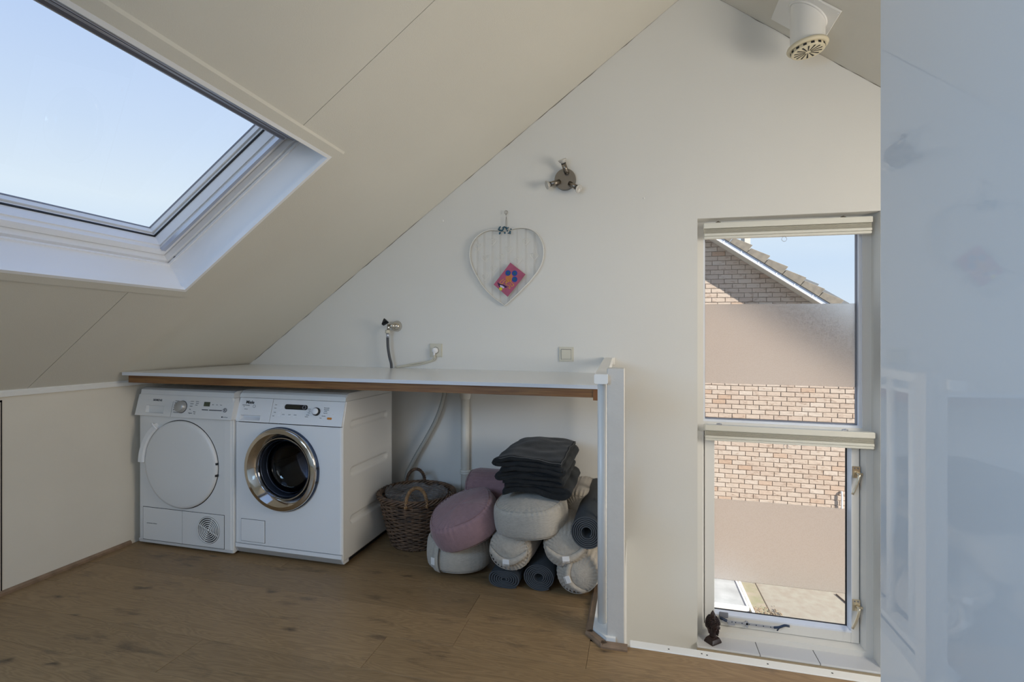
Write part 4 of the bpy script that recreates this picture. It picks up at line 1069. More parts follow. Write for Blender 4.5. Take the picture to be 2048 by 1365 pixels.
bm = bmesh.new(); tube(bm, [(0, 0, 0.003), (0.0, 0, -0.024)], 0.0085, 10); obj('ferrule', bm, M_alu, t)
bm = bmesh.new(); tube(bm, smoothpath([(0, 0, -0.022), (0.002, 0, -0.08), (0.012, 0.0, -0.14), (0.022, 0.002, -0.18), (0.023, 0.004, -0.207)], 6), 0.0082, 10); obj('hose', bm, M_rubber, t)
t = thing('wall_socket', 'cream wall socket with a round plug in it', 'socket', (-1.172, YW, 1.016))
def cover(t, w, h):
    bm = bmesh.new(); prism(bm, [(-w, -h), (w, -h), (w, h), (-w, h)], -0.004, 0, 'y'); prism(bm, [(-w + .004, -h + .004), (w - .004, -h + .004), (w - .004, h - .004), (-w + .004, h - .004)], -0.009, -0.004, 'y'); obj('cover_plate', bm, M_cream, t)
cover(t, 0.040, 0.040)
bm = bmesh.new(); lathe(bm, [(0.0205, 0.0095), (0.020, 0.0105), (0.0185, 0.0095)], 28, RX); obj('socket_rim', bm, M_print, t)
bm = bmesh.new(); lathe(bm, [(0.0175, 0.009), (0.017, 0.026), (0.012, 0.032), (0.0, 0.033)], 24, RX); tube(bm, [(0, -0.026, -0.004), (-0.004, -0.026, -0.030)], 0.007, 8); plug = obj('plug', bm, M_white, t)
t = thing('power_cable', 'twin white power cable from the wall socket to the worktop', 'cable', (-1.176, YW - 0.026, 0.986))
for dz in (0.0, 0.010):
    bm = bmesh.new(); tube(bm, smoothpath([(0, 0, 0.0 + dz), (-0.006 + dz, 0.005, -0.018), (-0.03 + dz, 0.012, -0.034), (-0.10, 0.016, -0.046 - dz), (-0.20, 0.016, -0.064 - dz * .6), (-0.25, 0.012, -0.077)], 6), 0.0042, 8); obj('cord', bm, M_cream, t)
t = thing('light_switch', 'square cream light switch on the wall left of the handrail', 'switch', (-0.391, YW, 1.0065)); cover(t, 0.041, 0.041)
bm = BX(-0.0285, 0.0285, -0.0095, -0.0085, -0.0285, 0.0285); obj('switch_gap', bm, M_print, t)
bm = bmesh.new(); t2 = BX(-0.027, 0.027, -0.013, -0.009, -0.027, 0.027, bev=0.0015); merge(bm, t2, Matrix.Rotation(math.radians(3), 4, 'X')); obj('rocker', bm, M_cream, t)
t = thing('drain_hose', 'grey corrugated drain hose hanging behind the wicker basket', 'hose', (0, 0, 0))
bm = bmesh.new(); pts = smoothpath([(-1.095, 2.815, 0.86), (-1.108, 2.812, 0.745), (-1.150, 2.81, 0.62), (-1.215, 2.81, 0.50), (-1.295, 2.80, 0.36), (-1.33, 2.78, 0.27), (-1.335, 2.76, 0.12)], 22)
tube(bm, pts, [0.0135 if i % 2 else 0.0118 for i in range(len(pts))], 10); obj('hose', bm, M_greyhose, t)
t = thing('waste_pipe', 'white plastic waste pipe running down the wall behind the cushions', 'pipe', (-0.978, YW - 0.032, 0.0))
bm = bmesh.new(); tube(bm, [(0, 0, 0.0), (0, 0, 0.872)], 0.025, 20); obj('pipe', bm, M_pipe, t)
bm = bmesh.new(); lathe(bm, [(0.026, 0.735), (0.029, 0.74), (0.034, 0.768), (0.036, 0.772), (0.036, 0.80), (0.03, 0.805)], 24); obj('socket_end', bm, M_pipe, t)
bm = bmesh.new(); lathe(bm, [(0.026, 0.30), (0.031, 0.302), (0.031, 0.308), (0.028, 0.311), (0.031, 0.314), (0.031, 0.322), (0.026, 0.324)], 24); obj('collar', bm, M_pipe, t)

# --- ceiling extractor
t = thing('extractor_vent', 'white round extractor pipe with cream slotted grille under the right ceiling slope', 'vent', (0.765, 2.63, 2.44))
a_r = math.atan(0.733)
def zrl(x): return zr(x + 0.765) - 2.44
bm = bmesh.new()     # mounting plate on the slope
Rm = Matrix.Rotation(a_r, 4, 'Y')
t2 = BX(-0.145, 0.130, -0.115, 0.150, -0.009, 0.0, bev=0.002)
merge(bm, t2, Matrix.Translation((0.0, 0.0, zrl(0.0) - 0.0005)) @ Rm)
obj('mounting_plate', bm, M_trim, t)
for x, y in ((0.115, -0.10), (0.115, 0.02), (0.115, 0.13), (-0.13, -0.10), (0.0, -0.10)):
    bm = bmesh.new(); lathe(bm, [(0, 0.003), (0.003, 0.002), (0.0035, 0)], 8, Matrix.Translation((0, 0, zrl(0) - 0.0095)) @ Rm @ Matrix.Translation((x, y, 0)) @ Matrix.Rotation(PI, 4, 'X')); obj('screw', bm, M_white, t)
bm = bmesh.new(); seg = 40; R_ = 0.072
A = [bm.verts.new((R_ * math.cos(2 * PI * k / seg), R_ * math.sin(2 * PI * k / seg), zrl(R_ * math.cos(2 * PI * k / seg)) - 0.004)) for k in range(seg)]
B = [bm.verts.new((R_ * math.cos(2 * PI * k / seg), R_ * math.sin(2 * PI * k / seg), 0.03)) for k in range(seg)]
for k in range(seg): bm.faces.new((A[k], A[(k + 1) % seg], B[(k + 1) % seg], B[k])).smooth = True
obj('pipe', bm, M_pipe if False else M_trim, t)
bm = bmesh.new(); pts = [(0.0745 * math.cos(a), 0.0745 * math.sin(a), zrl(0.0745 * math.cos(a)) - 0.012) for a in [2 * PI * k / 40 for k in range(40)]]; tube(bm, pts, 0.006, 8, closed=True); obj('sealant_ring', bm, M_trim, t)
TM = Matrix.Translation((0, 0, 0.022)) @ Matrix.Rotation(math.radians(-6), 4, 'Y')
bm = bmesh.new(); lathe(bm, [(0.070, 0.012), (0.084, 0.008), (0.087, 0.0), (0.084, -0.006), (0.074, -0.008), (0.070, -0.008)], 48, TM); vg = obj('grille_flange', bm, M_creamvent, t)
bm = bmesh.new(); lathe(bm, [(0.0, -0.0235), (0.066, -0.0235), (0.070, -0.0225), (0.070, -0.006), (0.0, -0.006)], 48, TM); obj('grille_cap', bm, M_creamvent, t)
bm = bmesh.new()
for k in range(14):
    t2 = bmesh.new(); prism(t2, [(0.012, -0.0012), (0.058, -0.0038), (0.058, 0.0038), (0.012, 0.0012)], -0.0245, -0.0225, 'z'); merge(bm, t2, TM @ Matrix.Rotation(2 * PI * k / 14, 4, 'Z'))
    t2 = BX(0.0695, 0.0712, -0.007, 0.007, -0.0195, -0.010); merge(bm, t2, TM @ Matrix.Rotation(2 * PI * (k + .5) / 14, 4, 'Z'))
obj('grille_slot', bm, M_dark, t)

# --- spot lamp
def spot():
    t = thing('spot_lamp', 'round brushed steel wall lamp with three bare halogen spots', 'lamp', (-0.395, YW, 1.984))
    bm = bmesh.new(); prism(bm, [(0.059 * math.cos(2 * PI * k / 64), 0.059 * math.sin(2 * PI * k / 64)) for k in range(64)], -0.0225, 0.0, 'y'); obj('base_plate', bm, M_steel, t)
    bulb = mat('halogen_glass', (0.60, 0.58, 0.54), 0.08, metal=0.35, bump=0.9, bscale=260)
    for (s0, e) in (((0.012, 0.026), (-0.010, 0.096)), ((-0.024, -0.012), (-0.098, -0.040)), ((0.022, -0.024), (0.084, -0.072))):
        bm = bmesh.new(); a = Vector((s0[0], -0.026, s0[1])); b = Vector((e[0], -0.062, e[1])); d = (b - a).normalized(); bb = a + d * ((b - a).length * 0.72)
        tube(bm, [a, a + d * 0.012], 0.006, 8); tube(bm, [a + d * 0.006, bb], 0.0135, 16); hd = obj('spot_head', bm, M_steel, t)
        bm = bmesh.new(); tube(bm, [bb, bb + d * 0.003], 0.0140, 16); obj('black_ring', bm, M_black, hd)
        bm = bmesh.new(); q = d.to_track_quat('Z', 'Y').to_matrix().to_4x4()
        lathe(bm, [(0.011, 0.0), (0.017, 0.007), (0.0235, 0.016), (0.0245, 0.019), (0.022, 0.021), (0.012, 0.017), (0.0, 0.013)], 24, Matrix.Translation(bb + d * 0.003) @ q); obj('bulb', bm, bulb, hd)
spot()

# --- wire heart and card
HX, HZ = -0.735, 1.720
def hp(x, y, d=0.0):    # from the 1105 px study crop to the wall (x right, z up)
    u = 930 + x / 6.5; v = 410 + y / 6.5
    return Vector(((u - 1014) * 0.00299, d, (460 - v) * 0.002894))
t = thing('wire_heart', 'large white wire heart hanging on the gable wall with blue beads on top', 'wall decoration', (HX, YW - 0.012, HZ))
ol = [(530, 345), (430, 338), (330, 330), (210, 375), (115, 470), (72, 600), (85, 740), (135, 870), (235, 1045), (375, 1200), (530, 1312)]
orr = [(530, 1312), (705, 1150), (880, 965), (985, 810), (1022, 660), (1008, 530), (945, 410), (860, 345), (750, 318), (640, 326), (530, 345)]
def hpath(d): 
    return smoothpath([hp(x, y, d) for x, y in ol], 8)[:-1] + smoothpath([hp(x, y, d) for x, y in orr], 8)[:-1]
bm = bmesh.new(); tube(bm, hpath(0.004), 0.0022, 6, closed=True); tube(bm, [p + Vector((0, 0, 0)) for p in hpath(-0.012)], 0.0022, 6, closed=True); obj('frame_wire', bm, M_wire, t)
bm = bmesh.new(); pp = hpath(-0.004); co = []
n = len(pp)
for i in range(n):
    for k in range(10):
        f_ = k / 10; p = pp[i].lerp(pp[(i + 1) % n], f_); dd = (pp[(i + 1) % n] - pp[i]); dd.normalize(); nn = Vector((dd.z, 0, -dd.x)); a = 2 * PI * (f_ * 2)
        co.append(p + nn * 0.0035 * math.cos(a) + Vector((0, 0.0095, 0)) * math.sin(a))
tube(bm, co, 0.0007, 4, closed=True); obj('wrapped_coil', bm, M_wiredark, t)
bm = bmesh.new()
for x, ya, yb_ in ((165, 440, 910), (258, 355, 1075), (365, 335, 1180), (468, 342, 1262), (575, 345, 1265), (685, 325, 1165), (795, 330, 1045), (905, 385, 925)):
    for dx in (-7, 7): tube(bm, [hp(x + dx, ya, -0.004), hp(x + dx, yb_, -0.004)], 0.0007, 4)
obj('upright_wire', bm, M_wiredark, t)
for x, y in ((365, 480), (178, 540), (272, 690), (470, 680), (575, 590), (795, 490), (905, 685), (690, 735), (380, 830), (270, 935)):
    bm = bmesh.new(); pts = []
    for k in range(24):
        a = 2 * PI * k / 24; pts.append(hp(x + 3.1 * 16 * math.sin(a) ** 3, y - 3.1 * (13 * math.cos(a) - 5 * math.cos(2 * a) - 2 * math.cos(3 * a) - math.cos(4 * a)), -0.006))
    tube(bm, pts, 0.0010, 4, closed=True); obj('small_heart', bm, M_wire, t)
bm = bmesh.new()
for k in range(26):
    x = rnd.uniform(448, 618); y = rnd.uniform(298, 396)
    t2 = bmesh.new(); bmesh.ops.create_icosphere(t2, subdivisions=1, radius=rnd.uniform(0.004, 0.0065)); c = hp(x, y, -0.012 - 0.006 * (k % 3))
    for v in t2.verts: v.co += c
    merge(bm, t2)
obj('bead_cluster', bm, M_bead, t, label='cluster of dark blue glass beads')
bm = bmesh.new()
for dx in (-8, 8): tube(bm, smoothpath([hp(540 + dx, 330, -0.006), hp(545 + dx, 250, -0.003), hp(545, 160, -0.002)], 4), 0.0010, 4)
tube(bm, [hp(543, 150, -0.004), hp(543, 95, -0.004)], 0.0012, 5)
tube(bm, [hp(543, 108, -0.004) + Vector((0.0085 * math.cos(a), 0, 0.0105 * math.sin(a))) for a in [2 * PI * k / 16 for k in range(16)]], 0.0014, 5, closed=True)
obj('hanger', bm, M_steel, t)
t = thing('greeting_card', 'pink card with blue flower discs tucked into the wire heart', 'card', tuple(Vector((HX, YW - 0.026, HZ)) + hp(590, 980)))
c0 = hp(590, 980)
def cp_(x, y, d=0.0): return hp(x, y, d) - c0
bm = bmesh.new(); q = [cp_(605, 762), cp_(797, 917), cp_(570, 1200), cp_(390, 1040)]; prism(bm, [(p.x, p.z) for p in q], -0.0008, 0.0008, 'y'); obj('card', bm, M_cardpink, t)
def disc(x, y, r, m, nm, dy=-0.0013, teeth=0):
    bm = bmesh.new(); c = cp_(x, y); pts = []
    n = 28
    for k in range(n):
        rr = r * (1 + (0.12 if k % 2 else -0.05)) if teeth else r
        pts.append((c.x + rr * math.cos(2 * PI * k / n), c.z + rr * math.sin(2 * PI * k / n)))
    prism(bm, pts, dy, -0.0008, 'y'); obj(nm, bm, m, t)
for x, y, g in ((575, 895, 0), (660, 900, 1), (660, 978, 0)):
    disc(x, y, 0.0155, M_cardblue, 'flower', teeth=1); disc(x, y, 0.006, M_cardgreen, 'flower_centre', dy=-0.0016)
bm = bmesh.new(); q = [cp_(540, 945), cp_(615, 900), cp_(640, 960), cp_(610, 1010), cp_(555, 1005)]; prism(bm, [(p.x, p.z) for p in q], -0.0011, -0.0008, 'y'); obj('stems', bm, mat('orange_ink', (0.50, 0.18, 0.05), 0.6), t)
bm = bmesh.new()
for P_ in ([(520, 970), (470, 1010), (500, 1035), (520, 1000), (545, 990)], [(555, 1000), (550, 1040), (590, 1060), (600, 1095), (575, 1080)], [(600, 990), (620, 1020), (650, 1050), (620, 1065), (600, 1030)], [(530, 1010), (560, 1020), (580, 1000), (560, 980)]):
    tube(bm, smoothpath([cp_(x, y, -0.0012) for x, y in P_], 5), 0.0014, 5)
obj('yellow_curl', bm, M_cardyel, t)
bm = bmesh.new(); q = [cp_(435, 1010), (cp_(465, 1030)), cp_(520, 1045), cp_(570, 1075), cp_(545, 1085), cp_(520, 1080), cp_(480, 1075), cp_(460, 1070)]; prism(bm, [(p.x, p.z) for p in q], -0.0012, -0.0008, 'y'); obj('dark_wing', bm, M_cardpurp, t)
bm = bmesh.new(); q = [cp_(470, 1048), cp_(500, 1055), cp_(530, 1075), cp_(520, 1092), cp_(500, 1085), cp_(475, 1072)]; prism(bm, [(p.x, p.z) for p in q], -0.0015, -0.0012, 'y'); obj('pale_wing', bm, M_cardlil, t)
disc(482, 1097, 0.0095, M_cardyel2, 'yellow_dot', dy=-0.0016)

# --- wicker basket
def basket():
    cx, cy = -1.145, 2.515; H = 0.265
    t = thing('wicker_basket', 'round brown wicker basket with two rope-twist handles beside the washing machine', 'basket', (cx, cy, 0))
    def R(z): return 0.122 + 0.072 * (z / H) ** 0.8
    ns = 30
    for j in range(24):
        z = 0.012 + j * (H - 0.03) / 23; bm = bmesh.new(); n = ns * 4; pts = []
        for k in range(n):
            a = 2 * PI * k / n; w = 0.0048 * math.sin(ns / 2 * a + (j % 2) * PI)
            pts.append(((R(z) + w) * math.cos(a), (R(z) + w) * math.sin(a), z + 0.0012 * math.sin(3 * a + j) - 0.0012 * math.cos(ns * a)))
        tube(bm, pts, 0.0047, 6, closed=True); obj('strand', bm, M_wicker, t)
    for k in range(ns):
        a = 2 * PI * k / ns; bm = bmesh.new()
        tube(bm, [(R(z) * math.cos(a), R(z) * math.sin(a), z) for z in (0.004, 0.09, 0.18, H)], 0.004, 6); obj('stake', bm, M_wicker, t)
    bm = bmesh.new(); n = 160
    for q_ in range(5):
        pts = []
        for k in range(n):
            a = 2 * PI * k / n; ph = 9 * a + q_ * 2 * PI / 5; rr = R(H) + 0.001 + 0.011 * math.cos(ph)
            pts.append((rr * math.cos(a), rr * math.sin(a), H - 0.002 + 0.011 * math.sin(ph)))
        tube(bm, pts, 0.0052, 6, closed=True)
    obj('braided_rim', bm, M_wicker, t)
    bm = bmesh.new(); 
    for q_ in range(3):
        pts = [((0.120 + 0.007 * math.cos(20 * a + q_ * 2.1)) * math.cos(a), (0.120 + 0.007 * math.cos(20 * a + q_ * 2.1)) * math.sin(a), 0.008 + 0.005 * math.sin(20 * a + q_ * 2.1)) for a in [2 * PI * k / 120 for k in range(120)]]
        tube(bm, pts, 0.0045, 6, closed=True)
    lathe(bm, [(0, 0.012), (0.118, 0.012), (0.118, 0.005), (0, 0.005)], 32); obj('base_braid', bm, M_wicker, t)
    for (ang, lean, m) in ((math.radians(-66), 0.02, M_wickerlight), (math.radians(116), 0.0, M_wicker)):
        bm = bmesh.new(); c, s_ = math.cos(ang), math.sin(ang)
        for q_ in range(3):
            pts = []
            for k in range(61):
                f_ = k / 60; a = PI * f_; base = Vector(((R(H) + 0.004) * c, (R(H) + 0.004) * s_, H - 0.020)); tg = Vector((-s_, c, 0)); outw = Vector((c, s_, 0))
                p = base + tg * (-0.052 * math.cos(a)) + Vector((0, 0, 1)) * (0.095 * math.sin(a) ** 0.8) - outw * lean * math.sin(a)
                dirr = (tg * math.sin(a) * 0.06 + Vector((0, 0, 1)) * 0.09 * math.cos(a)).normalized(); n1 = dirr.cross(outw).normalized()
                ph = 2 * PI * (7 * f_ + q_ / 3); p += (n1 * math.cos(ph) + outw * math.sin(ph)) * 0.0048; pts.append(p)
            tube(bm, pts, 0.0048, 6)
        obj('handle', bm, m, t)
    # plastic liner
    t = thing('plastic_bag', 'crumpled clear plastic bag lining the wicker basket', 'bag', (cx, cy, 0.10))
    bm = bmesh.new(); nr, na = 16, 60; g = []
    for i in range(nr + 1):
        f_ = i / nr; row = []
        for k in range(na):
            a = 2 * PI * k / na; r = 0.006 + 0.158 * f_
            z = 0.085 + 0.075 * f_ ** 3 + 0.055 * math.exp(-((r * math.cos(a) + 0.075) ** 2 + (r * math.sin(a) + 0.0) ** 2) / 0.006)
            z += 0.030 * abs(noise.noise(Vector((r * 16 * math.cos(a), r * 30 * math.sin(a), 1.0)))) + 0.006 * math.sin(a * 9 + 3 * f_) * f_
            row.append(bm.verts.new((r * math.cos(a), r * math.sin(a), z)))
        g.append(row)
    for A, B in zip(g, g[1:]):
        for k in range(na): bm.faces.new((A[k], A[(k + 1) % na], B[(k + 1) % na], B[k])).smooth = True
    obj('bag', bm, M_liner, t)
    bm = bmesh.new(); lathe(bm, [(0.0, 0.03), (0.10, 0.03), (0.13, 0.05), (0.0, 0.05)], 20); obj('bag_shade_disc', bm, mat('dark_bag_shade', (0.06, 0.06, 0.065), 0.4), t)  # dark disc below the bag stands in for shade inside the basket
basket()

# --- cushions: superellipse drum with soft seams and pleats
def cushion_mesh(rx, ry, h, seam=0.012, dome=0.02, bulge=0.012, pleats=44, pa=0.0022, sq=2.2, seed=0):
    bm = bmesh.new(); na = 176; rows = []
    prof = []   # (radial fraction, z, outward offset, pleat amount)
    for i in range(9):
        f_ = i / 8; prof.append((f_ * 0.965, -h / 2 - dome * (1 - f_ ** 2.2), 0, 0.15 + f_ ** 5))
    for i in range(1, 16):
        f_ = i / 16; zz = -h / 2 + h * f_; bl = math.sin(PI * f_) ** 0.55
        prof.append((0.965, zz, 0.035 * min(rx, ry) * 0 + bulge * bl + 0.006, 1.0 - 0.9 * math.sin(PI * f_) ** 0.4))
    for i in range(8, -1, -1):
        f_ = i / 8; prof.append((f_ * 0.965, h / 2 + dome * (1 - f_ ** 2.2), 0, 0.15 + f_ ** 5))
    for fr_, z, off, pl in prof:
        if fr_ < 1e-6: rows.append([bm.verts.new((0, 0, z))]); continue
        row = []
        for k in range(na):
            a = 2 * PI * k / na; c, s_ = math.cos(a), math.sin(a)
            ex = 2 / sq; x = rx * math.copysign(abs(c) ** ex, c); y = ry * math.copysign(abs(s_) ** ex, s_)
            d = Vector((x, y, 0)); L = d.length; u = d / L
            wob = 0.004 * noise.noise(Vector((x * 9 + seed, y * 9, z * 12)))
            pz = pa * pl * math.sin(pleats * a + 1.5 * noise.noise(Vector((c * 2, s_ * 2, seed)))) 
            r = L * fr_ + off + pz + wob * (1 if fr_ > 0.9 else 0.3)
            row.append(bm.verts.new((u.x * r, u.y * r, z + wob + pz * (0.6 if fr_ > 0.8 and off == 0 else 0))))
        rows.append(row)
    for A, B in zip(rows, rows[1:]):
        for k in range(na):
            a, b, c, d = A[k % len(A)], A[(k + 1) % len(A)], B[(k + 1) % len(B)], B[k % len(B)]
            q = []
            for v in (a, b, c, d):
                if v not in q: q.append(v)
            if len(q) > 2: bm.faces.new(q).smooth = True
    return bm
def outline(rx, ry, z, sq, k=0.97, n=90):
    pts = []
    for i in range(n):
        a = 2 * PI * i / n; c, s_ = math.cos(a), math.sin(a); ex = 2 / sq
        pts.append((k * rx * math.copysign(abs(c) ** ex, c), k * ry * math.copysign(abs(s_) ** ex, s_), z))
    return pts
def band(bm, pts, w, th=0.002):
    # flat strap following pts = [(point, width_dir, normal)]
    R_ = []
    for p, wd_, nn in pts:
        p, wd_, nn = Vector(p), Vector(wd_).normalized(), Vector(nn).normalized()
        R_.append([bm.verts.new(p + wd_ * w / 2), bm.verts.new(p - wd_ * w / 2), bm.verts.new(p - wd_ * w / 2 + nn * th), bm.verts.new(p + wd_ * w / 2 + nn * th)])
    for A, B in zip(R_, R_[1:]):
        for k in range(4): bm.faces.new((A[k], A[(k + 1) % 4], B[(k + 1) % 4], B[k])).smooth = True
    bm.faces.new(R_[0]); bm.faces.new(R_[-1][::-1])
def cushion(name, label, cat, loc, rot, rx, ry, h, m, group=None, sq=2.2, dome=0.02, bulge=0.012, seed=0, pleats=44, pa=0.0022, handle=None):
    t = thing(name, label, cat, loc, group=group); t.rotation_euler = rot
    obj('cover', cushion_mesh(rx, ry, h, dome=dome, bulge=bulge, seed=seed, sq=sq, pleats=pleats, pa=pa), m, t)
    for s_ in (1, -1):
        bm = bmesh.new(); tube(bm, outline(rx, ry, s_ * (h / 2 + 0.0015), sq), 0.0016, 5, closed=True); obj('piping', bm, m, t)
    if handle == 'end':           # smile-shaped strap on the end facing the room (-z end after rotation is +z here)
        bm = bmesh.new(); pts = []
        for i in range(17):
            f_ = i / 16; a = math.radians(200 + 140 * f_)
            sag = math.sin(PI * f_)
            x = 0.94 * rx * math.cos(a) * 1.0; y = -0.02 * ry - 0.50 * ry * sag
            x = -0.93 * rx + 1.86 * rx * f_
            zz = h / 2 + dome * (1 - min(1, (x / rx) ** 2 + (y / ry) ** 2)) + 0.004 + 0.010 * sag
            pts.append(((x, y + 0.12 * ry, zz), (0, 1, -0.35), (0, 0.2, 1)))
        band(bm, pts, 0.026, 0.003); hd = obj('strap_handle', bm, m, t)
        bm = bmesh.new(); f3 = pts[8]; box(bm, -0.018, 0.012, f3[0][1] - 0.014, f3[0][1] + 0.012, f3[0][2] + 0.002, f3[0][2] + 0.006, 0.001); obj('label_tag', bm, M_tag, t)
    if handle == 'side':
        bm = bmesh.new(); pts = []; a = math.radians(-118)
        ex = 2 / sq; c, s_ = math.cos(a), math.sin(a)
        bx = rx * math.copysign(abs(c) ** ex, c); by = ry * math.copysign(abs(s_) ** ex, s_); u = Vector((bx, by, 0)).normalized(); tg = Vector((-u.y, u.x, 0))
        for i in range(13):
            f_ = i / 12; z = h / 2 + 0.002 - (h + 0.004) * f_; off = bulge * math.sin(PI * max(0.0, min(1, f_))) ** 0.5 + 0.010 + 0.006 * math.sin(PI * f_)
            p = Vector((bx, by, 0)) * 0.965 + u * off; pts.append(((p.x, p.y, z), tg, u))
        band(bm, pts, 0.032, 0.003); obj('strap_handle', bm, m, t)
        p = Vector(pts[7][0]) + u * 0.0035
        bm = bmesh.new(); t2 = BX(-0.011, 0.011, -0.001, 0.001, -0.018, 0.014); M4 = Matrix.Translation(p - tg * 0.012) @ Matrix.Rotation(math.atan2(tg.y, tg.x), 4, 'Z'); merge(bm, t2, M4); obj('label_tag', bm, M_tag, t)
        bm = bmesh.new(); tube(bm, [Vector(q[0]) + tg * 0.0185 + u * 0.001 for q in pts], 0.0013, 5); obj('strap_shadow_seam', bm, M_print, t)
    return t
D2 = math.radians
GRP = 'meditation cushions'
RB = (PI / 2, 0, 0)      # cushion axis turned towards the camera: +z end faces -y
cushion('meditation_cushion', 'grey round linen cushion with side strap standing on the floor, leftmost of the pile', 'cushion', (-0.826, 2.305, 0.093), (0, 0, D2(8)), 0.142, 0.138, 0.128, M_linen, GRP, handle='side', dome=0.020, bulge=0.014, seed=1)
cushion('meditation_cushion', 'large mauve cushion tilted to the left on top of a grey one', 'cushion', (-0.776, 2.235, 0.258), (D2(13), D2(-22), D2(12)), 0.146, 0.146, 0.120, M_pink, GRP, dome=0.018, bulge=0.014, sq=2.5, seed=5)
cushion('meditation_cushion', 'large grey linen cushion in the middle, under the folded blankets', 'cushion', (-0.466, 2.240, 0.315), (D2(6), D2(-5), D2(-6)), 0.150, 0.148, 0.118, M_linen, GRP, dome=0.018, bulge=0.012, sq=2.5, seed=9)
cushion('bolster', 'grey bolster with curved strap, lying on the rolled mats below the large grey cushion', 'bolster', (-0.533, 2.385, 0.170), (D2(90), 0, D2(-2)), 0.090, 0.080, 0.50, M_linen2, 'bolsters', dome=0.024, bulge=0.006, handle='end', seed=12, pleats=30, sq=2.1)
cushion('bolster', 'grey bolster with curved strap, lying between the large grey cushion and the rolled mat', 'bolster', (-0.322, 2.40, 0.205), (D2(90), D2(-6), D2(6)), 0.092, 0.080, 0.50, M_linen2, 'bolsters', dome=0.026, bulge=0.006, handle='end', seed=16, pleats=30, sq=2.1)
cushion('bolster', 'pale bolster with twisted upright strap on the floor at the balustrade', 'bolster', (-0.232, 2.41, 0.094), (D2(90), D2(68), D2(-4)), 0.080, 0.088, 0.50, M_linen2, 'bolsters', dome=0.026, bulge=0.006, handle='end', seed=21, pleats=30, sq=2.1)
cushion('bolster', 'mauve bolster lying crosswise behind the blankets and grey cushions', 'bolster', (-0.595, 2.55, 0.320), (0, D2(90), D2(2)), 0.080, 0.105, 0.50, M_pink, 'bolsters', dome=0.030, bulge=0.006, seed=25, pleats=30)
cushion('bolster', 'beige bolster at the back, seen between the blankets and the rolled mat', 'bolster', (-0.272, 2.58, 0.285), (D2(90), 0, 0), 0.075, 0.070, 0.34, M_linen2, 'bolsters', dome=0.03, bulge=0.006, seed=31, pleats=30)

# --- exercise mats
def mat_roll(label, loc, rz, r, r0, turns, L, sx, sz, power=1.0):
    t = thing('exercise_mat', label, 'mat', loc, rz, 'rolled exercise mats')
    bm = bmesh.new(); n = turns * 40; th = (r - r0) / turns * 0.62
    A = []; B = []
    for i in range(n + 1):
        f_ = i / n; a = 2 * PI * turns * f_ - 0.9; rr = r0 + (r - r0) * f_
        def q(R_):
            c, s_ = math.cos(a), math.sin(a)
            if power != 1.0: c = math.copysign(abs(c) ** power, c); s_ = math.copysign(abs(s_) ** power, s_)
            return (R_ * c * sx, R_ * s_ * sz)
        A.append(q(rr)); B.append(q(rr - th))
    def ring(P, y): return [bm.verts.new((x, y, z)) for x, z in P]
    a0, b0, a1, b1 = ring(A, 0), ring(B, 0), ring(A, L), ring(B, L)
    for i in range(n):
        bm.faces.new((a0[i], a0[i + 1], a1[i + 1], a1[i])).smooth = True; bm.faces.new((b0[i], b1[i], b1[i + 1], b0[i + 1])).smooth = True
        f1 = bm.faces.new((a0[i], b0[i], b0[i + 1], a0[i + 1])); f2 = bm.faces.new((a1[i], a1[i + 1], b1[i + 1], b1[i])); f1.material_index = 1; f2.material_index = 1
    bm.faces.new((a0[0], a1[0], b1[0], b0[0])); bm.faces.new((a0[n], b0[n], b1[n], a1[n]))
    obj('rolled_sheet', bm, [M_mat, M_matedge], t)
mat_roll('charcoal exercise mat rolled up, lying on top of the bolsters beside the balustrade', (-0.204, 2.105, 0.298), 0, 0.068, 0.022, 6, 0.60, 1.0, 1.02)
mat_roll('charcoal exercise mat rolled up on the floor under the bolsters', (-0.415, 2.165, 0.060), 0, 0.0655, 0.020, 6, 0.60, 1.08, 0.90)
mat_roll('charcoal exercise mat squashed flat on the floor under the bolsters', (-0.566, 2.150, 0.040), 0, 0.065, 0.010, 6, 0.60, 1.15, 0.60, 0.75)

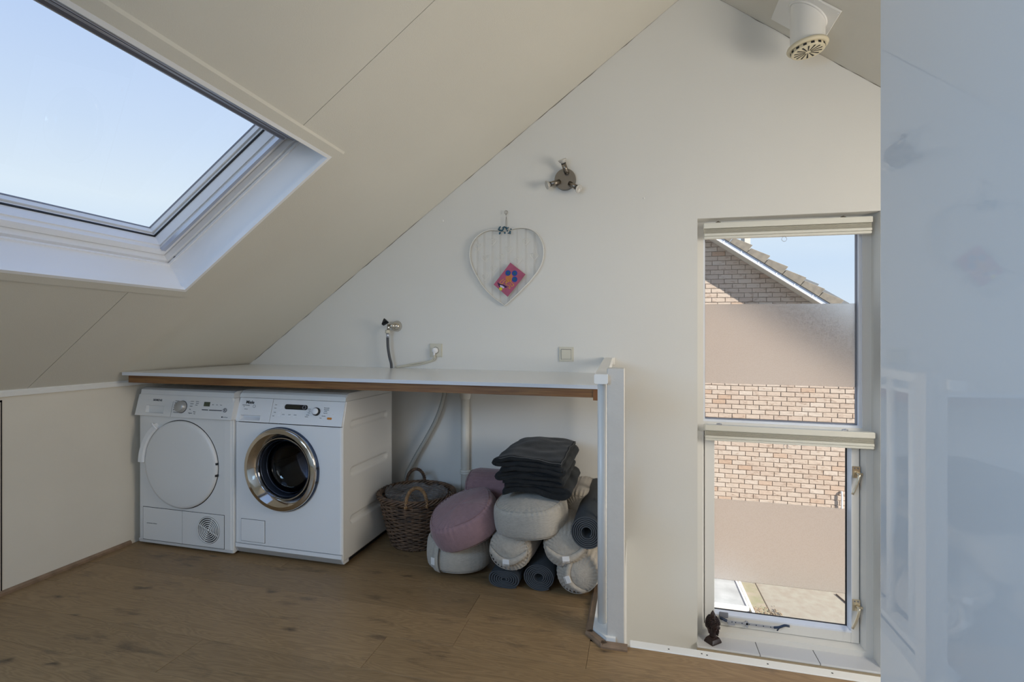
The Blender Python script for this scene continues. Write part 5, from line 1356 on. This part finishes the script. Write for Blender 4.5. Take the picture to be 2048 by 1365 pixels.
# --- folded blankets
def blanket(label, x0, x1, y0, y1, z, layers, th, gap, seed, tilt=0.0, top=False):
    t = thing('folded_blanket', label, 'blanket', ((x0 + x1) / 2, (y0 + y1) / 2, z), group='folded blankets')
    W = (x1 - x0) / 2; D = (y1 - y0) / 2
    path = []; p = th + gap
    for L in range(layers):
        zz = th / 2 + L * p; ins = 0.010 + 0.006 * ((L * 37 + seed) % 3)
        xa, xb = -W + ins, W - ins
        n = 22
        seq = [xa + (xb - xa) * i / n for i in range(n + 1)]
        if L % 2: seq = seq[::-1]
        for x in seq: path.append((x, zz))
        if L < layers - 1:
            c = seq[-1]; sgn = 1 if L % 2 == 0 else -1
            for k in range(1, 6):
                a = -PI / 2 + PI * k / 6; path.append((c + sgn * (p / 2 + th * 0.35) * math.cos(a), zz + p / 2 + p / 2 * math.sin(a)))
    bm = bmesh.new(); ny = 20; rows = []
    P = [Vector((a, 0, b)) for a, b in path]; N_ = len(P)
    nor = []
    for i in range(N_):
        d = P[min(i + 1, N_ - 1)] - P[max(i - 1, 0)]; d.normalize(); nor.append(Vector((-d.z, 0, d.x)))
    Htot = layers * p
    for j in range(ny + 1):
        f_ = j / ny; y = -D + 2 * D * f_; r1, r2 = [], []
        for i in range(N_):
            q = P[i]; edge = 1.0
            wob = 0.011 * noise.noise(Vector((q.x * 7 + seed, y * 5, 0.4 * seed))) * (0.3 + q.z / Htot) + 0.008 * noise.noise(Vector((q.x * 16 + seed, y * 12, q.z * 60 + seed)))
            yy = y + (0.012 * noise.noise(Vector((q.x * 9, q.z * 50, seed + 3.0))) if j in (0, ny) else 0)
            sag = tilt * q.x - 0.05 * (q.x / W) ** 2 * 0.25 + 0.0
            thh = th / 2 * (1 + 0.5 * noise.noise(Vector((q.x * 10, y * 8, seed + q.z * 30))))
            if j in (0, ny): thh *= 0.72
            c = Vector((q.x + 0.006 * noise.noise(Vector((y * 9, q.z * 40, seed))), yy, q.z + wob + sag))
            r1.append(bm.verts.new(c + nor[i] * thh)); r2.append(bm.verts.new(c - nor[i] * thh))
        rows.append((r1, r2))
    for (a1, a2), (b1, b2) in zip(rows, rows[1:]):
        for i in range(N_ - 1):
            bm.faces.new((a1[i], a1[i + 1], b1[i + 1], b1[i])).smooth = True; bm.faces.new((a2[i], b2[i], b2[i + 1], a2[i + 1])).smooth = True
        bm.faces.new((a1[0], b1[0], b2[0], a2[0])); bm.faces.new((a1[-1], a2[-1], b2[-1], b1[-1]))
    for r1, r2 in (rows[0], rows[-1]):
        for i in range(N_ - 1): bm.faces.new((r1[i], r2[i], r2[i + 1], r1[i + 1])).smooth = True
    # stitched hem line along the loose top edge and right-hand front
    edge = [v.co.copy() for v in rows[0][0]][-23:]
    hem = [c + Vector((0, -0.0005, 0.001)) for c in edge]
    end_i = -1
    side = [r[0][end_i].co.copy() + Vector((0, 0, 0.001)) for r in rows]
    obj('blanket', bm, M_blanket, t)
    if not top: return
    bm = bmesh.new(); tube(bm, hem, 0.0010, 4); tube(bm, side, 0.0010, 4); obj('hem_stitch', bm, M_stitch, t)
blanket('charcoal folded blanket at the bottom of the stack, on the large grey cushion', -0.592, -0.306, 2.18, 2.58, 0.409, 2, 0.0265, 0.0005, 3)
blanket('charcoal folded blanket in the middle of the stack', -0.600, -0.308, 2.165, 2.60, 0.4600, 3, 0.0185, 0.0006, 8)
blanket('charcoal folded blanket on top of the stack, loose hem on its upper face', -0.606, -0.300, 2.145, 2.66, 0.5150, 3, 0.0200, 0.0010, 14, top=True)

# --- glossy wardrobe at right
t = thing('wardrobe', 'tall glossy grey-blue wardrobe side panel at the right edge, mirroring the room', 'wardrobe', (0.415, 1.028, 0))
bm = BX(0.0, 0.020, -1.35, 0.0, 0.004, 2.62, bev=0.0008); obj('side_panel', bm, M_panel, t)
bm = BX(0.020, 0.60, -1.349, -0.022, 0.004, 2.30); obj('carcass', bm, M_trim, t)
bm = BX(0.021, 0.60, -0.022, -0.002, 0.06, 2.30, bev=0.001); obj('door', bm, M_panel, t)

# ================================================================== OUTSIDE
HY = 7.90
house = thing('neighbour_house', 'neighbouring pale brick house gable seen through the tall window', 'house', (0, HY, 0))
def zv(x): return 2.549 - 0.69 * (x - 1.029)          # underside of the verge
bm = bmesh.new()
prism(bm, [(-0.8, -2.30), (6.5, -2.30), (6.5, -0.98), (-0.8, zv(-0.8) + 0.02)], 0.006, 0.25, 'y')
obj('wall', bm, M_mortar, house)
BL, BH = 0.183, 0.0670; g = 0.0085
def brick_bm(x0, x1, z0, z1, j=0.0):
    return BX(x0, x1, -0.004 - j, 0.01, z0, z1, bev=0.003)
meshA = None
singles = 0
stuff = bmesh.new()
row = 0; z = -2.30
ok_rows = []
while z < 3.2:
    off = (0.5 if row % 2 else 0.0) * BL + (row * 37 % 5) * 0.006
    x = 0.2 + off - BL
    while x < 4.2:
        xa, xb = x + g / 2, x + BL - g / 2
        zt_ = z + BH - g
        if zt_ < zv((xa + xb) / 2) + 0.05:
            vis = ((-1.33 < z < -0.30) or (-0.12 < z < 0.52)) and 0.92 < xb and xa < 3.02
            vis2 = z > 1.58 and 0.92 < xb and xa < 1.62 and z < 2.0
            jj = rnd.uniform(-0.002, 0.003)
            if (vis or vis2) and singles < 300:
                if meshA is None:
                    b0 = obj('brick', brick_bm(-(BL - g) / 2, (BL - g) / 2, 0, BH - g), M_brick, house); meshA = b0.data
                    b0.location = ((xa + xb) / 2, jj, z)
                else:
                    b0 = bpy.data.objects.new('brick', meshA); COL.objects.link(b0); b0.parent = house; b0.location = ((xa + xb) / 2, jj, z)
                singles += 1
            else: box(stuff, xa, xb, -0.004 + jj, 0.01, z, zt_)
        x += BL
    z += BH; row += 1
obj('brickwork', stuff, M_brick, house, kind='stuff')
# verge: boards and tiles; u along the rake
th_ = math.atan(-0.69); ru = Vector((math.cos(th_), 0, math.sin(th_))); rn = Vector((-ru.z, 0, ru.x))
RO = Vector((1.071, 0, 2.513))
Mx = Matrix(((ru.x, 0, rn.x, RO.x), (0, 1, 0, 0), (ru.z, 0, rn.z, RO.z), (0, 0, 0, 1)))
def rake(bm, u0, u1, n0, n1, y0, y1, bev=0.0):
    merge(bm, BX(u0, u1, y0, y1, n0, n1, bev=bev), Mx)
OV = -0.26
bm = bmesh.new(); rake(bm, -1.8, 5.0, 0.0, 0.03, OV + 0.022, 0.02); obj('soffit', bm, M_barge, house)
bm = bmesh.new(); rake(bm, -1.8, 5.0, 0.010, 0.056, OV, OV + 0.022); obj('verge_board', bm, M_verge, house)
bm = bmesh.new(); rake(bm, -1.8, 5.0, -0.002, 0.010, OV - 0.006, OV + 0.03); obj('verge_lip', bm, M_white, house)
for k in range(-4, 12):
    bm = bmesh.new(); rake(bm, k * 0.2715 + 0.365, k * 0.2715 + 0.373, 0.008, 0.040, OV - 0.006, OV); obj('verge_clip', bm, M_white, house)
for k in range(-5, 14):
    u = 0.436 + k * 0.2715
    bm = bmesh.new(); prism(bm, [(u, 0.058), (u + 0.268, 0.058), (u + 0.275, 0.186), (u + 0.010, 0.140)], OV - 0.015, 0.05, 'y')
    bmesh.ops.bevel(bm, geom=bm.edges[:], offset=0.004, segments=1, affect='EDGES')
    bmesh.ops.transform(bm, matrix=Mx, verts=bm.verts[:])
    obj('verge_tile', bm, M_rooftile, house)
bm = bmesh.new(); rake(bm, -1.8, 5.0, 0.06, 0.13, 0.05, 3.0); obj('roof_slope', bm, M_darktile, house)
for (ua, ub, na, nb) in ((1.32, 1.56, 0.330, 0.372), (1.60, 2.6, 0.345, 0.385)):
    bm = bmesh.new(); prism(bm, [(ua, 0.10), (ub, 0.10), (ub, nb), (ua, na)], 0.40, 0.9, 'y'); bmesh.ops.transform(bm, matrix=Mx, verts=bm.verts[:])
    obj('roof_tile', bm, M_darktile, house)
bm = bmesh.new(); box(bm, 1.60, 1.68, 0.6, 0.9, 2.2, 3.4); obj('flue', bm, M_barge, house)
# garden hook on the wall
t = thing('wall_hook', 'small white pole bracket on the brick wall, casting a shadow', 'hook', (2.715, HY, -1.32))
bm = bmesh.new(); tube(bm, smoothpath([(0, 0.0, 0.33), (0.0, -0.025, 0.35), (0.0, -0.035, 0.30), (0.0, -0.035, 0.15), (0, -0.035, -0.4)], 5), 0.011, 8); obj('bracket', bm, M_white, t)
bm = bmesh.new(); tube(bm, [(0, -0.035, 0.12), (0, 0.0, 0.12)], 0.008, 6); tube(bm, [(0, -0.035, -0.35), (0, 0.0, -0.35)], 0.008, 6); obj('stand_off', bm, M_white, t)

# ground outside
GZ = -2.30
bm = bmesh.new(); box(bm, -6, 12, 3.3, HY + 0.0, GZ - 0.06, GZ)
tag(obj('paving', bm, M_pave), 'sunlit concrete paving between the two houses', 'paving')
k_ = (1.092 - GZ) / (1.092 + 2.6)
def gpt(x, y): return (x * k_, y * k_)
bm = bmesh.new()
q = [gpt(1.47, 8.366), gpt(1.72, 8.374), gpt(1.73, 7.50), gpt(1.49, 7.40)]
prism(bm, [q[3], q[2], q[1], q[0]], GZ, GZ + 0.012, 'z'); tag(obj('kerb', bm, M_moss), 'mossy strip of kerb beside the white framed cover', 'kerb')
bm = bmesh.new(); 
a, b = gpt(1.722, 8.40), gpt(1.735, 7.4)
prism(bm, [(a[0], a[1]), (a[0] + 0.012, a[1]), (b[0] + 0.012, b[1]), (b[0], b[1])], GZ, GZ + 0.0135, 'z')
a, b = gpt(2.80, 8.35), gpt(2.87, 8.00); prism(bm, [(a[0], a[1]), (a[0] + 0.012, a[1]), (b[0] + 0.012, b[1]), (b[0], b[1])], GZ, GZ + 0.0135, 'z')
tag(obj('paving_joint', bm, mat('dark_joint', (0.10, 0.075, 0.06), 0.9)), 'dark joints between the paving strips', 'joint')
t = thing('glass_cover', 'white framed flat glazed cover low on the ground outside', 'cover', (0, 0, GZ))
p_tr = gpt(1.44, 8.366); p_br = gpt(1.455, 7.52); p_tl = (0.2, p_tr[1]); p_bl = (0.2, p_br[1])
bm = bmesh.new(); prism(bm, [p_bl, p_br, p_tr, p_tl], 0, 0.05, 'z'); obj('panel', bm, M_glasswhite, t)
bm = bmesh.new()
box(bm, 0.2, p_br[0] + 0.014, p_br[1] - 0.012, p_br[1] + 0.012, 0, 0.060, 0.004); 
prism(bm, [(p_br[0] - 0.012, p_br[1]), (p_br[0] + 0.014, p_br[1]), (p_tr[0] + 0.014, p_tr[1]), (p_tr[0] - 0.012, p_tr[1])], 0, 0.060, 'z')
obj('frame', bm, M_white, t)
bm = bmesh.new(); box(bm, 0.2, p_br[0] + 0.06, p_br[1] - 0.12, p_br[1] - 0.08, 0, 0.03); prism(bm, [(p_br[0] + 0.04, p_br[1] - .1), (p_br[0] + 0.07, p_br[1] - .1), (p_tr[0] + 0.07, p_tr[1]), (p_tr[0] + 0.04, p_tr[1])], 0, 0.03, 'z'); obj('outer_rail', bm, M_white, t)
bm = bmesh.new()
for _ in range(130):
    x = q[3][0] + rnd.uniform(0.05, 0.36); y = 6.93 + rnd.gauss(0, 0.06); r = rnd.uniform(0.004, 0.014)
    t2 = bmesh.new(); bmesh.ops.create_icosphere(t2, subdivisions=1, radius=r)
    for v in t2.verts: v.co = Vector((v.co.x + x, v.co.y + y, v.co.z * 0.5 + GZ + 0.013))
    merge(bm, t2)
tag(obj('dry_leaves', bm, mat('leaf_litter', (0.33, 0.25, 0.17), 0.9, var=0.6, vscale=12), kind='stuff'), 'scattered dry leaf litter on the paving', 'leaves')

# ================================================================== settle the building: everything leans z += TILT * x
bpy.context.view_layer.update()
objs = [o for o in S.objects if o.type in ('MESH', 'EMPTY')]
W0 = {o: o.matrix_world.copy() for o in objs}
done = set()
for o in objs:
    if o.type == 'MESH' and o.data.name not in done:
        done.add(o.data.name)
        Mw = W0[o]; R3 = Mw.to_3x3(); Ri = R3.inverted()
        # p_world = R v ; shear adds TILT * (R v).x to world z
        Sh = Matrix.Identity(3); Sh[2][0] = TILT
        L = Ri @ Sh @ R3
        o.data.transform(L.to_4x4())
W1 = {}
for o in objs:
    m = W0[o].copy(); m[2][3] += TILT * m[0][3]; W1[o] = m
for o in objs:
    o.matrix_basis = (W1[o.parent].inverted() @ W1[o]) if o.parent else W1[o]
